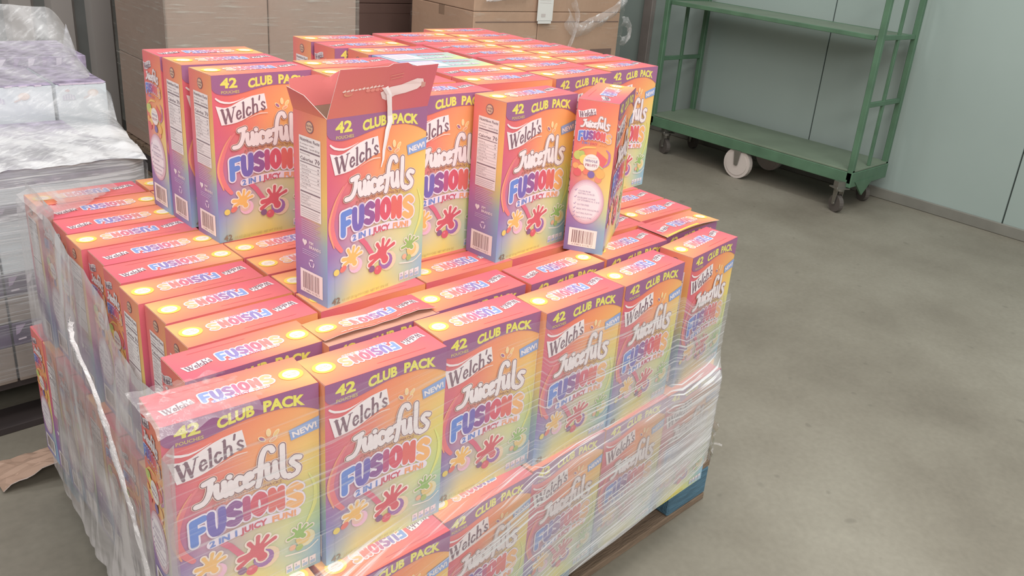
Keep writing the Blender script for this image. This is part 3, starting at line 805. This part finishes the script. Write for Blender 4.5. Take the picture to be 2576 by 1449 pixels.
for i, x in enumerate(bx):
    top.append((x, .523+.0853*i, .02, 'A', 'snack carton of the raised block, middle column, %s from the front' % O[i+2], 'TLR'))
top.append((.946, .382, .10, 'B', 'snack carton at the front right corner of the raised block', 'FTLR'))
for i, x in enumerate([.944, .933, .921, .906, .890, .876]):
    top.append((x, .487+.0867*i, .02, 'B', 'snack carton of the raised block, right-hand column, %s from the front' % O[i+1], 'TLR'))
for (x, y, a, o, lab, pr) in top:
    carton(x, y, ZB, a, o, lab, G3, prints=pr)
carton(.300, .382, ZB, .0, 'B', 'snack carton of the top tier hidden behind the opened carton', G3, prints='')
carton(.500, .590, ZB, .0, 'A', 'upside-down snack carton showing its pale blue base, the further of two', 'upside-down snack cartons', prints='', upside=True)
carton(.508, .508, ZB, .0, 'A', 'upside-down snack carton showing its pale blue base, the nearer of two', 'upside-down snack cartons', prints='', upside=True)
s = carton(.680, .118, ZB, .555, 'A', 'snack carton turned edge-on at the right of the top tier, fruit side forward', G3, prints='FTLR')
# the opened carton
def open_carton():
    root = empty('opened_snack_carton', (.122, .202, ZB), .129)
    # local frame: x right, y away; front at y=0. Turned like the others so the nutrition side is at the left.
    tag(root, 'opened snack carton with raised torn flaps standing on the top tier', 'box', None)
    t_ = .0008
    rot = lambda fn: (lambda u, v: (W-fn(u, v)[0], D-fn(u, v)[1], fn(u, v)[2]))
    pf = (G_FRONT, lambda u, v: (u*W, 0, H*(1-v)), 8, 14, 0)
    pb = (G_FRONT, lambda u, v: (W-u*W, D, H*(1-v)), 8, 14, 0)
    pl = (G_SIDE, lambda u, v: (0, D-u*D, H*(1-v)), 4, 12, 0)
    pr = (G_FRUIT, lambda u, v: (W, u*D, H*(1-v)), 4, 12, 0)
    ps = (G_BOT, lambda u, v: (u*W, v*D, 0), 6, 3, 0)
    inn = [(None, lambda u, v: (W-t_-u*(W-2*t_), t_, H*(1-v)+.001*v), 1, 1, 1), (None, lambda u, v: (t_+u*(W-2*t_), D-t_, H*(1-v)+.001*v), 1, 1, 1),
           (None, lambda u, v: (t_, t_+u*(D-2*t_), H*(1-v)+.001*v), 1, 1, 1), (None, lambda u, v: (W-t_, D-t_-u*(D-2*t_), H*(1-v)+.001*v), 1, 1, 1),
           (None, lambda u, v: (u*W, (1-v)*D, .002), 1, 1, 1)]
    link('carton_body', grid_mesh('opened_body', [pf, pb, pl, pr, ps]+inn, [M['print'], M['board']]), None, root)
    link('front_print', ME['front'], None, root)
    Fl = lambda x, y, k: (-0.0004-k*E_, D-x/1000*(D/.0813), H-y/1000)
    link('side_panel', nutrition_art().mesh('nutrition_left', Fl), None, root)
    RED = [(0, [(212, 92, 92), (208, 92, 88), (206, 84, 92), (204, 78, 92)]), (1, [(214, 104, 86), (214, 110, 90), (208, 92, 96), (204, 80, 96)])]
    def ff(u, v):       # front flap: v=1 at the hinge, v=0 free edge; leans a little towards the viewer
        h = 1-v
        L = .0745 if u < .68 else .0745-.003*min(1, (u-.68)/.05)
        if .46 < u < .68: L += .0035
        x = u*W+h*(.012*(1-u)+.006*u)
        return (x, -.0006-.0155*h-.003*math.sin(math.pi*u)*h, H+L*h)
    link('front_flap', sheet_mesh('front_flap', ff, 20, 8, RED), None, root)['label'] = 'tall red front flap standing up, torn'
    def onflap(u, h): return ff(u, 1-h)
    def fl_art(art, name):
        def f(x, y, k):
            u, v = min(1, max(0, x/200)), min(1, max(0, y/80)); e = 1e-3
            p = Vector(ff(u, v)); a = Vector(ff(min(1, u+e), v))-Vector(ff(max(0, u-e), v)); b = Vector(ff(u, min(1, v+e)))-Vector(ff(u, max(0, v-e)))
            n_ = a.cross(b).normalized()
            if n_.y > 0: n_ = -n_
            return tuple(p+n_*(.0006+k*E_))
        return art.mesh(name, f)
    a = Art()
    a.poly([(88, 44), (106, 38), (128, 36), (146, 26), (158, 23), (172, 25), (176, 34), (164, 43), (140, 49), (120, 53), (104, 60), (95, 56)], (240, 222, 220), 1)
    a.poly([(170, 30), (180, 32), (181, 40), (172, 42)], (204, 150, 136), 1)
    for i in range(11): a.poly([(14+i*7, 36-i*.4+rnd.uniform(-1, 1)), (19+i*7, 35-i*.4+rnd.uniform(-2, 0)), (21+i*7, 37-i*.4), (16+i*7, 38-i*.4)], (240, 214, 204), 1)
    a.disk(26, 41, 8, (222, 150, 110), 1, ry=4); a.disk(27, 40, 6.5, (208, 110, 96), 2, ry=3)
    for i in range(4): a.disk(62+i*9, 38, 4.4, (226, 132, 118), 1, ry=3); 
    a.stroke([(100, 20), (126, 17)], .8, (216, 122, 108), 1); a.stroke([(102, 25), (126, 22)], .8, (216, 122, 108), 1)
    link('torn_patch', fl_art(a, 'torn_patch'), None, root)['label'] = 'white patch where the glued layer tore away'
    # tear ribbon: runs from the flap down the front
    pts = [(.455, .56, .030), (.520, .38, .026), (.560, .12, .022), (.585, -.08, .024), (.590, -.22, .026), (.565, -.38, .022), (.550, -.58, .018), (.535, -.80, .014), (.530, -1.0, .009), (.510, -1.15, .003)]
    V, F, C = [], [], []
    for i, (u, h, hw) in enumerate(pts):
        for sgn, mul in ((-1, 1), (0, 1.5), (1, 1)):
            uu = u+sgn*hw
            if h > 0: p = Vector(onflap(uu, h)); p.y -= .002*mul+.002
            else: p = Vector((uu*W, -.0014-.0018*mul*(1 if i < 7 else .5), H+h*.077))
            V.append(p)
    for i in range(len(pts)-1):
        for q in (0, 1): F.append((i*3+q, i*3+q+1, i*3+q+4, i*3+q+3))
    me = bpy.data.meshes.new('tear_strip'); me.from_pydata(V, [], F)
    ca = me.color_attributes.new('Col', 'FLOAT_COLOR', 'CORNER'); ca.data.foreach_set('color', list(lin((240, 232, 232))+(1,))*len(me.loops))
    me.materials.append(M['print'])
    o = link('tear_strip', me, None, root); o['label'] = 'white torn strip curling down the front'
    md = o.modifiers.new('s', 'SOLIDIFY'); md.thickness = .0006
    def sf(u, v):       # left dust flap, hinge along the left top edge; v=1 hinge, u from back to front
        h = 1-v
        y = D-(.06*h+u*(1-.42*h-.06*h))*D
        return (-.014*h, y, H+.036*h-.006*h*u)
    SF = [(0, [(216, 92, 90), (214, 96, 88)]), (1, [(226, 118, 92), (228, 128, 92)])]
    link('side_flap', sheet_mesh('side_flap', sf, 4, 4, SF), None, root)
    def rf(u, v):
        h = 1-v
        return (W-.012*h, u*D*(1-.3*h)+.01*h, H-.035*h)
    link('side_flap', sheet_mesh('side_flap_right', rf, 4, 4, SF, back=(176, 140, 122)), None, root)
    def bf(u, v):       # rear flap, seen from its brown inside
        h = 1-v
        nick = .008*math.exp(-((u-.36)/.06)**2)*h
        return (u*W, D+.010*h, H+(.043+.012*u-nick)*h)
    BR = [(0, [(188, 150, 130)]*2), (1, [(180, 144, 126)]*2)]
    link('rear_flap', sheet_mesh('rear_flap', bf, 24, 4, BR, thick=-.0008, back=(206, 92, 90)), None, root)['label'] = 'rear flap showing bare brown board'
open_carton()

# ------------------------------------------------------------------ film sheets
def film_sheet(name, fn, nu, nv, mat, dens, parent=None, mask=None, su=1.0, sv=1.0):
    """fn(u,v)->xyz; dens(u,v); mask(u,v)->keep"""
    V = [fn(i/nu, j/nv) for j in range(nv+1) for i in range(nu+1)]
    F = []
    for j in range(nv):
        for i in range(nu):
            if mask and not mask((i+.5)/nu, (j+.5)/nv): continue
            F.append((j*(nu+1)+i, j*(nu+1)+i+1, (j+1)*(nu+1)+i+1, (j+1)*(nu+1)+i))
    me = bpy.data.meshes.new(name); me.from_pydata(V, [], F)
    uvl = me.uv_layers.new(name='UVMap'); at = me.attributes.new('dens', 'FLOAT', 'POINT')
    uvs = []
    for lp in me.loops:
        k = lp.vertex_index; uvs += [(k % (nu+1))/nu*su, (k//(nu+1))/nv*sv]
    uvl.data.foreach_set('uv', uvs)
    at.data.foreach_set('value', [dens((k % (nu+1))/nu, (k//(nu+1))/nv) for k in range(len(V))])
    for p in me.polygons: p.use_smooth = True
    return link(name, me, mat, parent)
def lerp(T, x):
    for (a, va), (b, vb) in zip(T[:-1], T[1:]):
        if x <= b: return va+(vb-va)*max(0, min(1, (x-a)/(b-a)))
    return T[-1][1]
nz = lambda x, y, z=0.0: noise.noise(Vector((x, y, z)))
FM1 = mat_film('stretch_film_front', (222, 222, 224), .15, .85, 3.2, 150, rot=.10, thr=.55)
FM2 = mat_film('stretch_film_side', (214, 208, 208), .62, .6, 26, 3.0, thr=.50, coarse=5, rough=.3)
FM3 = mat_film('stretch_film_crumpled', (226, 222, 222), .30, .9, 40, 40, thr=.55, coarse=14, rough=.12, bump=1.0)
film = empty('stretch_film', (0, 0, 0)); tag(film, 'clear stretch film wrapped around the front and side of the snack pallet', 'plastic film')
YT = [(-.22, .010), (-.205, .014), (.0, -.016), (.19, -.012), (.30, -.012), (.404, -.022), (.6, -.022), (.80, -.012), (.86, -.006), (1.04, .020), (1.07, .06)]
YB = [(-.22, -.045), (-.015, -.066), (.19, -.052), (.40, -.044), (.6, -.036), (.8, -.030), (.99, -.024), (1.02, .0), (1.07, .05)]
TOPZ = [(-.22, .758), (.39, .758), (.41, .735), (.6, .71), (.8, .69), (.84, .66), (1.07, .62)]
BOTZ = [(-.22, .08), (.3, .12), (.5, .165), (.65, .165), (.8, .175), (.95, .20), (1.07, .24)]
def f_front(u, v):
    x = -.215+u*1.245
    z = lerp(TOPZ, x)*(1-v)+lerp(BOTZ, x)*v
    y1, y2 = lerp(YT, x), lerp(YB, x)
    t = max(0, min(1, (z-.44)/.04)); y = y1*t+y2*(1-t)
    if z < .44 and x > .985: x = .985+(x-.985)*.25
    y -= .003+.0025*abs(nz(x*3, z*45))
    return (x, y, z)
def d_front(u, v):
    x = -.215+u*1.245; z = lerp(TOPZ, x)*(1-v)+lerp(BOTZ, x)*v
    right = max(0, min(1, (x-.25)/.45)); low = max(0, min(1, (.62-z)/.25))
    top = max(0, min(1, (.765-z)/.05))
    return (.75+.45*right+.7*low*(.35+.65*right)+2.3*right*low)*(.6+.4*top)
film_sheet('front_film', f_front, 150, 90, FM1, d_front, film, su=1.25, sv=.62)
# wisp at the right lower corner
def f_tail(u, v):
    return (1.00+.05*u+.018*v*u+.004*nz(u*4, v*6), -.03+.05*u+.015*nz(u*3, v*5, 2), .31-.10*v-.055*u+.012*nz(u*5, v*3, 5)+.045*u*(1-v)*.8)
film_sheet('film_tail', f_tail, 12, 12, FM3, lambda u, v: 2.0, film, su=.06, sv=.1)
def f_str(u, v):
    return (1.03+.10*u, .01+.02*u-.004+.01*math.sin(u*4), .175+.018*math.sin(u*3)-.012*u+.006*v)
film_sheet('film_tail', f_str, 14, 2, FM3, lambda u, v: 2.2, film, su=.1, sv=.01)
# left side: loose hanging film with a swooping upper edge
SEDGE = [(0, .745), (.10, .72), (.18, .68), (.26, .63), (.33, .635), (.40, .625), (.446, .645), (.49, .668), (.527, .708), (.59, .742), (.67, .742), (.71, .762), (.76, .775), (1.0, .775)]
def f_side(u, v):
    y = -.03+u*1.03; zt = lerp(SEDGE, u); z = zt*(1-v)+.10*v
    bk = max(0, min(1, (.95-y)/.3))
    x = -.106-(.012*math.sin(math.pi*min(1, v*1.2))+.010*v)*bk
    if y < .12: x = min(x, -.207+.1*max(0, y/.12))
    x -= (.012*abs(nz(y*6+z*2.2, z*.9))+.010*abs(nz(y*17+z*5, z*2))*(.3+v))*(.35+.65*bk)
    x -= .03*max(0, v-.6)*max(0, 1-abs(u-.6)/.4)
    if v < .05 and u > .8: x += .02
    return (x, y, z)
film_sheet('side_film', f_side, 110, 80, FM2, lambda u, v: (.75+.35*v)*(1.0 if v > .04 else 1.5), film, su=1.0, sv=.6)
# bright folded ridge in the side film
RP = [(-.132, .575, .66), (-.140, .546, .636), (-.141, .444, .571), (-.143, .358, .465), (-.146, .272, .331), (-.155, .20, .20), (-.16, .16, .12)]
RPS = sm(RP, 6)
def f_ridge(u, v):
    q = u*(len(RPS)-1); k = min(len(RPS)-2, int(q)); t = q-k
    p = [RPS[k][i]*(1-t)+RPS[k+1][i]*t for i in range(3)]
    wd = .009*(1+.5*nz(u*7, 2))
    return (p[0]-.006*math.sin(math.pi*v)-.008+.003*nz(u*30, v*3), p[1]+wd*(v-.5)*1.6+.002*nz(u*24, v), p[2]+wd*.6*(v-.5))
film_sheet('film_fold', f_ridge, 70, 4, FM3, lambda u, v: 2.3, film, su=.8, sv=.04)
# rear left: film folded over the last lids
def f_lap(u, v):
    x = -.108+.165*u; y = .980-.17*v-.02*u
    z = .763+.006*abs(nz(x*22, y*16))+.004
    if u < .12: z -= .10*(.12-u); x += .0
    return (x, y, z)
def m_lap(u, v): return v < .98-1.02*max(0, u-.30)+.10*nz(u*5, 1) and not (abs(u-.18) < .07 and .50 < v < .78 and (v-.5) < 1.2*(.3-abs(u-.18)*3))
film_sheet('film_lap', f_lap, 44, 40, FM2, lambda u, v: .78-.25*u, film, mask=m_lap, su=.2, sv=.2)
# crumple over the front left corner carton
def f_crum(u, v):
    x = -.208+.15*u; y = .020+.095*v-.012*u
    z = ZB+.004+.020*abs(nz(x*42, y*38))*math.sin(math.pi*min(1, .15+u*.85))
    if v < .1: z -= .02*(.1-v)*10*.6; y -= .006
    return (x, y, z)
film_sheet('film_crumple', f_crum, 34, 26, FM3, lambda u, v: (1.35-1.25*u)*(1-.5*v), film, mask=lambda u, v: u+.25*v+.25*nz(u*6, v*6) < .95, su=.15, sv=.1)

# ------------------------------------------------------------------ left-hand pallet of white and purple cases
left = empty('stretch_film', (0, 0, 0)); tag(left, 'cloudy stretch film tented over the white and purple cases at left', 'plastic film')
YL = 1.33
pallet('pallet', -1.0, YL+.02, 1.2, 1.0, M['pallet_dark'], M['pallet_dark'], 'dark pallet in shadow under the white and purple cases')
def case(x0, x1, y0, y1, z0, z1, face, label, group, band=.05, pics=False, bm='purple'):
    r = empty('shipping_case', ((x0+x1)/2, y0, z0)); tag(r, label, 'box', group)
    hx, d, h = (x1-x0)/2, y1-y0, z1-z0
    MB().box(-hx, hx, 0, d, 0, h-band, bev=.002).build('case_body', face, r)
    MB().box(-hx, hx, -.0006, d, h-band+.0004, h, bev=.002).build('printed_band', M[bm], r)
    a = Art()
    rr = random.Random(int(x0*1000)+int(z0*977))
    for i in range(7):
        q = -hx*1000+8+i*(2*hx*1000-16)/7
        a.poly([(q, 6), (q+rr.uniform(8, 22), 5), (q+rr.uniform(4, 14), band*1000*.45), (q-2, band*1000*.5)], (212, 204, 222) if i % 2 else (150, 132, 172), 1)
        a.stroke([(q+3, band*1000*.72), (q+17, band*1000*.7)], 2.2, (206, 196, 214), 1, cap=3)
    o = link('case_print', a.mesh('case_print', lambda x, y, k: (x/1000, -.0012-k*E_, h-y/1000)), None, r)
    if pics:
        a = Art(); X = -hx*1000
        a.disk(X+28+pics, 30, 6, (196, 158, 158), 1, ry=3.6); a.poly([(X+14+pics, 45), (X+30+pics, 38), (X+46+pics, 45), (X+48+pics, 58), (X+14+pics, 58)], (186, 190, 208), 1)
        for i in range(4): a.stroke([(X+20+pics+i*7, 42), (X+20+pics+i*7, 56)], .8, (226, 228, 236), 2, cap=3)
        a.disk(X+96+pics, 40, 15, (222, 202, 192), 1, ry=11); a.disk(X+96+pics, 39, 11, (232, 214, 200), 2, ry=8); a.stroke([(X+86+pics, 48), (X+72+pics, 54)], 2.4, (206, 188, 184), 1)
        link('case_picture', a.mesh('case_picture', lambda x, y, k: (x/1000, -.0012-k*E_, h-band-y/1000+.012)), None, r)
    return r
lay = [(.146, .308, M['tan_card'], .062, 'bottom'), (.310, .438, M['tan_card'], .058, 'second'), (.440, .612, M['white_card'], .040, 'third')]
for (z0, z1, fm, bd, nm) in lay:
    for i, (x0, x1) in enumerate([(-.96, -.665), (-.66, -.365), (-.36, -.085), (-.08, .205)]):
        for j in range(1):
            if x1 < -.3: continue
            case(x0, x1, YL+.012, YL+.55, z0, z1, fm, '%s case in the %s layer of the left pallet, %s' % ({'bottom': 'tan tray', 'second': 'grey tray', 'third': 'white'}[nm], nm, 'cut by the photo edge' if i == 2 else 'at its right-hand corner'), 'cases on the left pallet', band=bd, bm='purple_dark')
case(-.36, -.085, YL+.012, YL+.55, .614, .672, M['white_card'], 'flat white case on the front ledge of the left pallet, cut by the photo edge', 'cases on the left pallet', band=.02)
case(-.08, .225, YL+.012, YL+.55, .614, .672, M['white_card'], 'flat white case on the front ledge of the left pallet, at its right-hand corner', 'cases on the left pallet', band=.02)
for (x0, x1, yy, lab, pc) in [(-.06, .214, 1.90, 'upright white case with a pale food picture, at the photo edge under tented film', 105), (.224, .360, 1.90, 'narrower upright white case with a pale food picture, right of its neighbour under the film', 1)]:
    case(x0, x1, yy, yy+.28,   .62, .775, M['white_card'], lab, 'upright cases under the tented film', band=.004, pics=pc)
case(-.20, .10, 2.2, 2.5, .62, .90, M['white_card'], 'tall white and purple case at the back of the left pallet by the photo edge', 'rear cases of the left pallet', band=.09)
case(.11, .40, 2.2, 2.5, .62, .80, M['white_card'], 'low white and purple case at the back of the left pallet', 'rear cases of the left pallet', band=.06)
case(-.3, .40, YL+.58, 2.52, .146, .612, M['tan_card'], 'large case in the rear half of the left pallet hidden by the front ones', 'rear cases of the left pallet', band=.06)
FL1 = mat_film('stretch_film_left', (214, 218, 224), .40, .8, 5, 130, thr=.52, rough=.25)
FL2 = mat_film('stretch_film_tent', (226, 226, 228), .62, .40, 90, 22, thr=.50, rough=.25, coarse=6, rot=.9, bump=.35)
def l_front(u, v):
    x = -.98+u*1.24; z = .700*(1-v)+.16*v
    y = YL+.004-.004*abs(nz(x*3, z*60))
    if u > .97: y += (u-.97)/.03*.02
    return (x, y, z)
film_sheet('front_film', l_front, 80, 80, FL1, lambda u, v: 1.5-1.05*v if v < .3 else 1.15-.65*(v-.3)/.7, left, su=1.2, sv=.55)
TENT = [(0, .700), (.30, .704), (.50, .715), (.585, .775), (.75, .81), (.9, .86), (1.0, .96)]
def l_tent(u, v):
    y = YL-.002+v*(2.30-YL)
    xr = .262+(.375-.262)*min(1, v*1.6)
    x = -.5+u*(xr+.5)
    z = lerp(TENT, v)
    z -= .03*max(0, u-.62)*(v*1.9)
    e = max(0, (u-.94)/.06)
    z -= .05*e*e*(.1+v)
    q = 1 if v < .35 else .35
    z += (.010*nz(x*11, y*8)+.006*nz(x*30+y*12, y*21))*q
    if u > .55 and .02 < v < .25: z += .012*abs(nz(x*22, y*30))
    return (x, y, z)
film_sheet('tented_film', l_tent, 70, 60, FL2, lambda u, v: (1.5-1.0*(v-.28)/.12 if .28 < v < .40 else 1.5 if v <= .28 else .5)*(1 if u < .9 else 1.2), left, su=.8, sv=1.0)
def l_right(u, v):
    y = YL+u*.95; zt = lerp(TENT, u)-.02-.05*u; z = zt*(1-v)+.2*v
    return (.262+.113*min(1, u*1.6)*(1-v)+.004*nz(y*8, z*8)-.02*v, y, z)
film_sheet('side_film', l_right, 40, 30, FL2, lambda u, v: 1.0, left, su=.9, sv=.5)

# ------------------------------------------------------------------ brown carton stacks at the back
def kraft_stack(x0, x1, y0, y1, cols, layers, mat, what, group, gap=.006, z0=.14):
    for ci in range(len(cols)-1):
        a, b = cols[ci]+gap/2, cols[ci+1]-gap/2
        for li in range(len(layers)-1):
            za, zb = layers[li]+.001, layers[li+1]-.001
            r = empty('shipping_carton', ((a+b)/2, y0, za))
            tag(r, 'brown shipping carton, %s layer %s %s' % (['lowest', 'second', 'third', 'top'][li], ['left column', 'right column', 'third column'][ci] if len(cols) > 2 else 'single column', what), 'box', group)
            w2, d, h = (b-a)/2, y1-y0, zb-za
            MB().box(-w2, w2, 0, d, 0, h, bev=.004).build('carton_body', mat, r)
            MB().box(-w2-.0006, w2+.0006, d*.5-.025, d*.5+.025, h-.05, h+.0006).build('tape_strip', M['tape'], r)
            MB().box(-w2+.012, w2-.012, -.002, .001, h-.055, h-.050).build('flap_edge', M['kraft_dark'], r)
            if mat == M['kraft'] and ci == 1: MB().box(w2*.30, w2*.86, -.0022, .001, h*.30, h*.30+.045, bev=.001).build('hand_slot', M['kraft_dark'], r)
kraft_stack(.964, 1.92, 3.0, 3.62, [.964, 1.437, 1.915], [.145, .56, .955, 1.36, 1.76], M['kraft_pale'], 'of the filmed stack at back left', 'cartons of the filmed back left stack')
pallet('pallet', .95, 3.0, .98, .64, M['pallet_dark'], M['pallet_wood'], 'pallet under the filmed brown cartons at back left', h=.145)
kraft_stack(2.36, 3.56, 2.60, 3.15, [2.36, 2.83, 3.53], [.145, .52, .895, 1.29, 1.7], M['kraft'], 'of the glossy wrapped stack behind the raised block', 'cartons of the glossy wrapped stack')
pallet('pallet', 2.35, 2.60, 1.2, .6, M['pallet_dark'], M['pallet_wood'], 'pallet under the glossy wrapped brown cartons at back', h=.145)
kraft_stack(2.35, 3.0, 3.62, 4.08, [2.30, 3.35], [.145, .8, 1.75], M['kraft_dark'], 'of the dark stack standing between the two others', 'cartons of the dark rear stack')
pallet('pallet', 2.30, 3.62, 1.05, .46, M['pallet_dark'], M['pallet_dark'], 'pallet under the dark brown rear stack', h=.145)
FB = mat_film('stretch_film_back', (204, 200, 190), .24, .5, 5, 75, thr=.55, rough=.3)
fb = empty('stretch_film'); tag(fb, 'hazy stretch film around the pale brown cartons at back left', 'plastic film')
film_sheet('front_film', lambda u, v: (.955+.97*u, 2.992-.004*abs(nz(u*4, v*40)), 1.76-1.55*v), 60, 70, FB, lambda u, v: 1.0, fb, su=1.0, sv=1.5)
film_sheet('side_film', lambda u, v: (.956-.004*abs(nz(u*4, v*40)), 2.992+.63*u, 1.76-1.55*v), 30, 70, FB, lambda u, v: .8, fb, su=.6, sv=1.5)
fc = empty('stretch_film'); tag(fc, 'shiny clear film with twisted ends around the brown stack behind the raised block', 'plastic film')
FB2 = mat_film('stretch_film_glossy', (214, 208, 196), .07, .5, 4, 30, thr=.60, rough=.08, bump=1.0)
film_sheet('front_film', lambda u, v: (2.35+1.2*u, 2.590-.010*abs(nz(u*7, v*22)), 1.7-1.5*v), 60, 70, FB2, lambda u, v: 1.0, fc, su=1.2, sv=1.5)
film_sheet('side_film', lambda u, v: (2.352-.006*abs(nz(u*7, v*22)), 2.595+.55*u, 1.7-1.5*v), 30, 70, FB2, lambda u, v: .7, fc, su=.6, sv=1.5)
def ribbon(name, pts, wd, mat, dens, parent, seed=0):
    P = sm(pts, 6)
    def f(u, v):
        q = u*(len(P)-1); k = min(len(P)-2, int(q)); t = q-k
        p = [P[k][i]*(1-t)+P[k+1][i]*t for i in range(3)]
        ww = wd*(1+.35*nz(u*6, seed))
        return (p[0]+.25*ww*(v-.5)+.008*nz(u*9, v*4, seed), p[1]-.02*math.sin(math.pi*v)*1.2, p[2]+ww*(v-.5)+.008*nz(u*12, v*5, seed+3))
    return film_sheet(name, f, 40, 8, mat, lambda u, v: dens, parent, su=.4, sv=.08)
ribbon('film_twist', [(3.02, 2.57, .88), (3.10, 2.56, .80), (3.25, 2.56, .84), (3.40, 2.56, .90), (3.52, 2.57, .97)], .085, FM3, 1.0, fc, 1)
ribbon('film_twist', [(3.06, 2.57, .98), (3.10, 2.56, .88), (3.07, 2.56, .76), (3.02, 2.57, .62)], .06, FM3, .7, fc, 4)
ribbon('film_curl', [(3.50, 2.57, .85), (3.56, 2.56, .84), (3.58, 2.56, .78), (3.55, 2.56, .73), (3.50, 2.57, .74)], .055, FM3, .9, fc, 7)
ribbon('film_twist', [(2.40, 2.57, .955), (2.56, 2.57, .97), (2.72, 2.57, .99)], .02, FM3, 1.8, fc, 9)
lb = empty('paper_label', (2.795, 2.575, .76)); tag(lb, 'long white paper sheet hanging on the wrapped brown stack', 'label')
a = MB(); a.box(0, .12, 0, .001, .09, .6, bev=.0004).box(.008, .112, 0, .001, .075, .092, bev=.0004); a.build('sheet', M['paper'], lb)
ar = Art(); ar.poly([(30, 0), (64, 1), (62, 18), (30, 18)], (196, 190, 186), 1)
for i in range(5): ar.stroke([(14, -60-i*14), (100, -58-i*14)], 1.2, (212, 208, 204), 1, cap=3)
link('print', ar.mesh('print', lambda x, y, k: (x/1000, -.0008-k*E_, .13-y/1000)), None, lb)

# ------------------------------------------------------------------ green platform cart
def cart():
    r = empty('platform_cart', (0, 0, 0)); tag(r, 'green steel platform cart with shelf standing against the right wall', 'cart')
    X0, X1, Y0, Y1, ZD = 3.86, 4.33, 1.04, 2.52, .252
    g, gd = M['green'], M['green_deck']
    MB().box(X0+.004, X1-.004, Y0, Y1, ZD-.012, ZD, bev=.002).build('deck', gd, r)
    MB().box(X0, X0+.03, Y0, Y1, ZD-.078, ZD-.013, bev=.003).build('deck_rail', g, r)
    MB().box(X1-.03, X1, Y0, Y1, ZD-.078, ZD-.013, bev=.003).build('deck_rail', g, r)
    MB().box(X0, X1, Y0-.004, Y0+.024, ZD-.10, ZD-.013, bev=.003).build('end_plate', g, r)
    MB().box(X0, X1, Y1-.024, Y1+.004, ZD-.08, ZD-.013, bev=.003).build('end_plate', g, r)
    MB().prism([(X0+.05, Y0-.008, ZD-.07), (X0+.17, Y0-.008, ZD-.165), (X0+.30, Y0-.008, ZD-.07)], (0, .012, 0)).build('tow_bracket', g, r)
    for yy in (Y0+.016, Y1-.016):
        for xx in (X0+.016, X1-.016):
            MB().box(xx-.016, xx+.016, yy-.016, yy+.016, ZD-.06, 1.72, bev=.003).build('post', g, r)
        MB().box(X0+.22, X0+.244, yy-.008, yy+.008, ZD, 1.72, bev=.002).build('upright_bar', g, r)
        for zz in (.62, .985, 1.35, 1.70):
            MB().box(X0+.033, X1-.033, yy-.010, yy+.010, zz-.013, zz+.013, bev=.002).build('cross_bar', g, r)
    MB().box(X0+.002, X0+.022, Y0+.05, Y1-.05, .968, .992, bev=.002).build('shelf_rail', g, r)
    MB().box(X1-.022, X1-.002, Y0+.05, Y1-.05, .968, .992, bev=.002).build('shelf_rail', g, r)
    MB().box(X0+.024, X1-.024, Y0+.034, Y1-.034, .984, .990).build('shelf', gd, r)
    # big centre wheel
    def wheel(x, y, rad, wdt, mat, nm, lab=None):
        w_ = empty(nm, (x, y, rad), 0, r)
        if lab: w_['label'] = lab
        MB().tube((-wdt/2, 0, 0), (wdt/2, 0, 0), rad, 28).build('tyre', mat, w_)
        MB().tube((-wdt/2-.004, 0, 0), (-wdt/2+.002, 0, 0), rad*.80, 28).build('rim', M['wheel'] if mat != M['tyre'] else M['steel'], w_)
        MB().tube((-wdt/2-.012, 0, 0), (wdt/2+.012, 0, 0), rad*.14, 12).build('axle', M['steel'], w_)
        return w_
    wheel(X0+.03, 1.80, .095, .035, M['wheel'], 'centre_wheel', 'large white nylon wheel')
    wheel(X1-.06, 1.80, .095, .035, M['wheel'], 'centre_wheel', 'large white nylon wheel')
    b = MB(); b.prism([(X0+.004, 1.775, .18), (X0+.004, 1.825, .18), (X0+.004, 1.812, .085), (X0+.004, 1.788, .085)], (-.004, 0, 0)); b.build('wheel_bracket', M['steel'], r)
    for (x, y) in ((X0-.01, Y0+.05), (X1-.10, Y0+.07), (X0+.05, Y1-.12), (X1-.10, Y1-.12)):
        c = empty('caster', (x, y, 0), random.uniform(-.5, .5), r)
        MB().tube((-.014, 0, .05), (.014, 0, .05), .05, 20).build('caster_wheel', M['tyre'], c)
        k = MB(); k.prism([(-.020, -.018, .13), (-.020, .018, .13), (-.020, .014, .045), (-.020, -.010, .045)], (-.003, 0, 0)); k.prism([(.020, -.018, .13), (.020, .018, .13), (.020, .014, .045), (.020, -.010, .045)], (.003, 0, 0))
        k.tube((-.026, 0, .05), (.026, 0, .05), .007, 10); k.build('fork', M['steel'], c)
        k = MB(); k.tube((0, 0, .128), (0, 0, .142), .030, 16); k.box(-.045, .045, -.035, .035, .142, .148); k.tube((-.036, -.026, .138), (-.036, -.026, .155), .006, 8); k.tube((.036, .026, .138), (.036, .026, .155), .006, 8)
        k.box(-.03, .03, -.02, .02, .148, ZD-.070); k.build('swivel_plate', M['steel'], c)
cart()

# ------------------------------------------------------------------ torn cardboard by the pallet
def scrap():
    fn = lambda u, v: (-.19+.17*u, 1.10+.12*v-.04*u, .006+.05*math.sin(u*2.2)*(1-v*.6)+.012*nz(u*5, v*5))
    me = sheet_mesh('torn_cardboard', fn, 12, 8, [(0, [(176, 146, 120)]*2), (1, [(186, 156, 130)]*2)], thick=.002, back=(168, 138, 114))
    bm = bmesh.new(); bm.from_mesh(me)
    for v in bm.verts:
        v.co.x += .012*nz(v.co.y*40, v.co.z*30)
    bm.to_mesh(me); bm.free()
    o = link('torn_cardboard', me, None); tag(o, 'torn piece of tan cardboard on the floor behind the snack pallet at left', 'cardboard')
scrap()
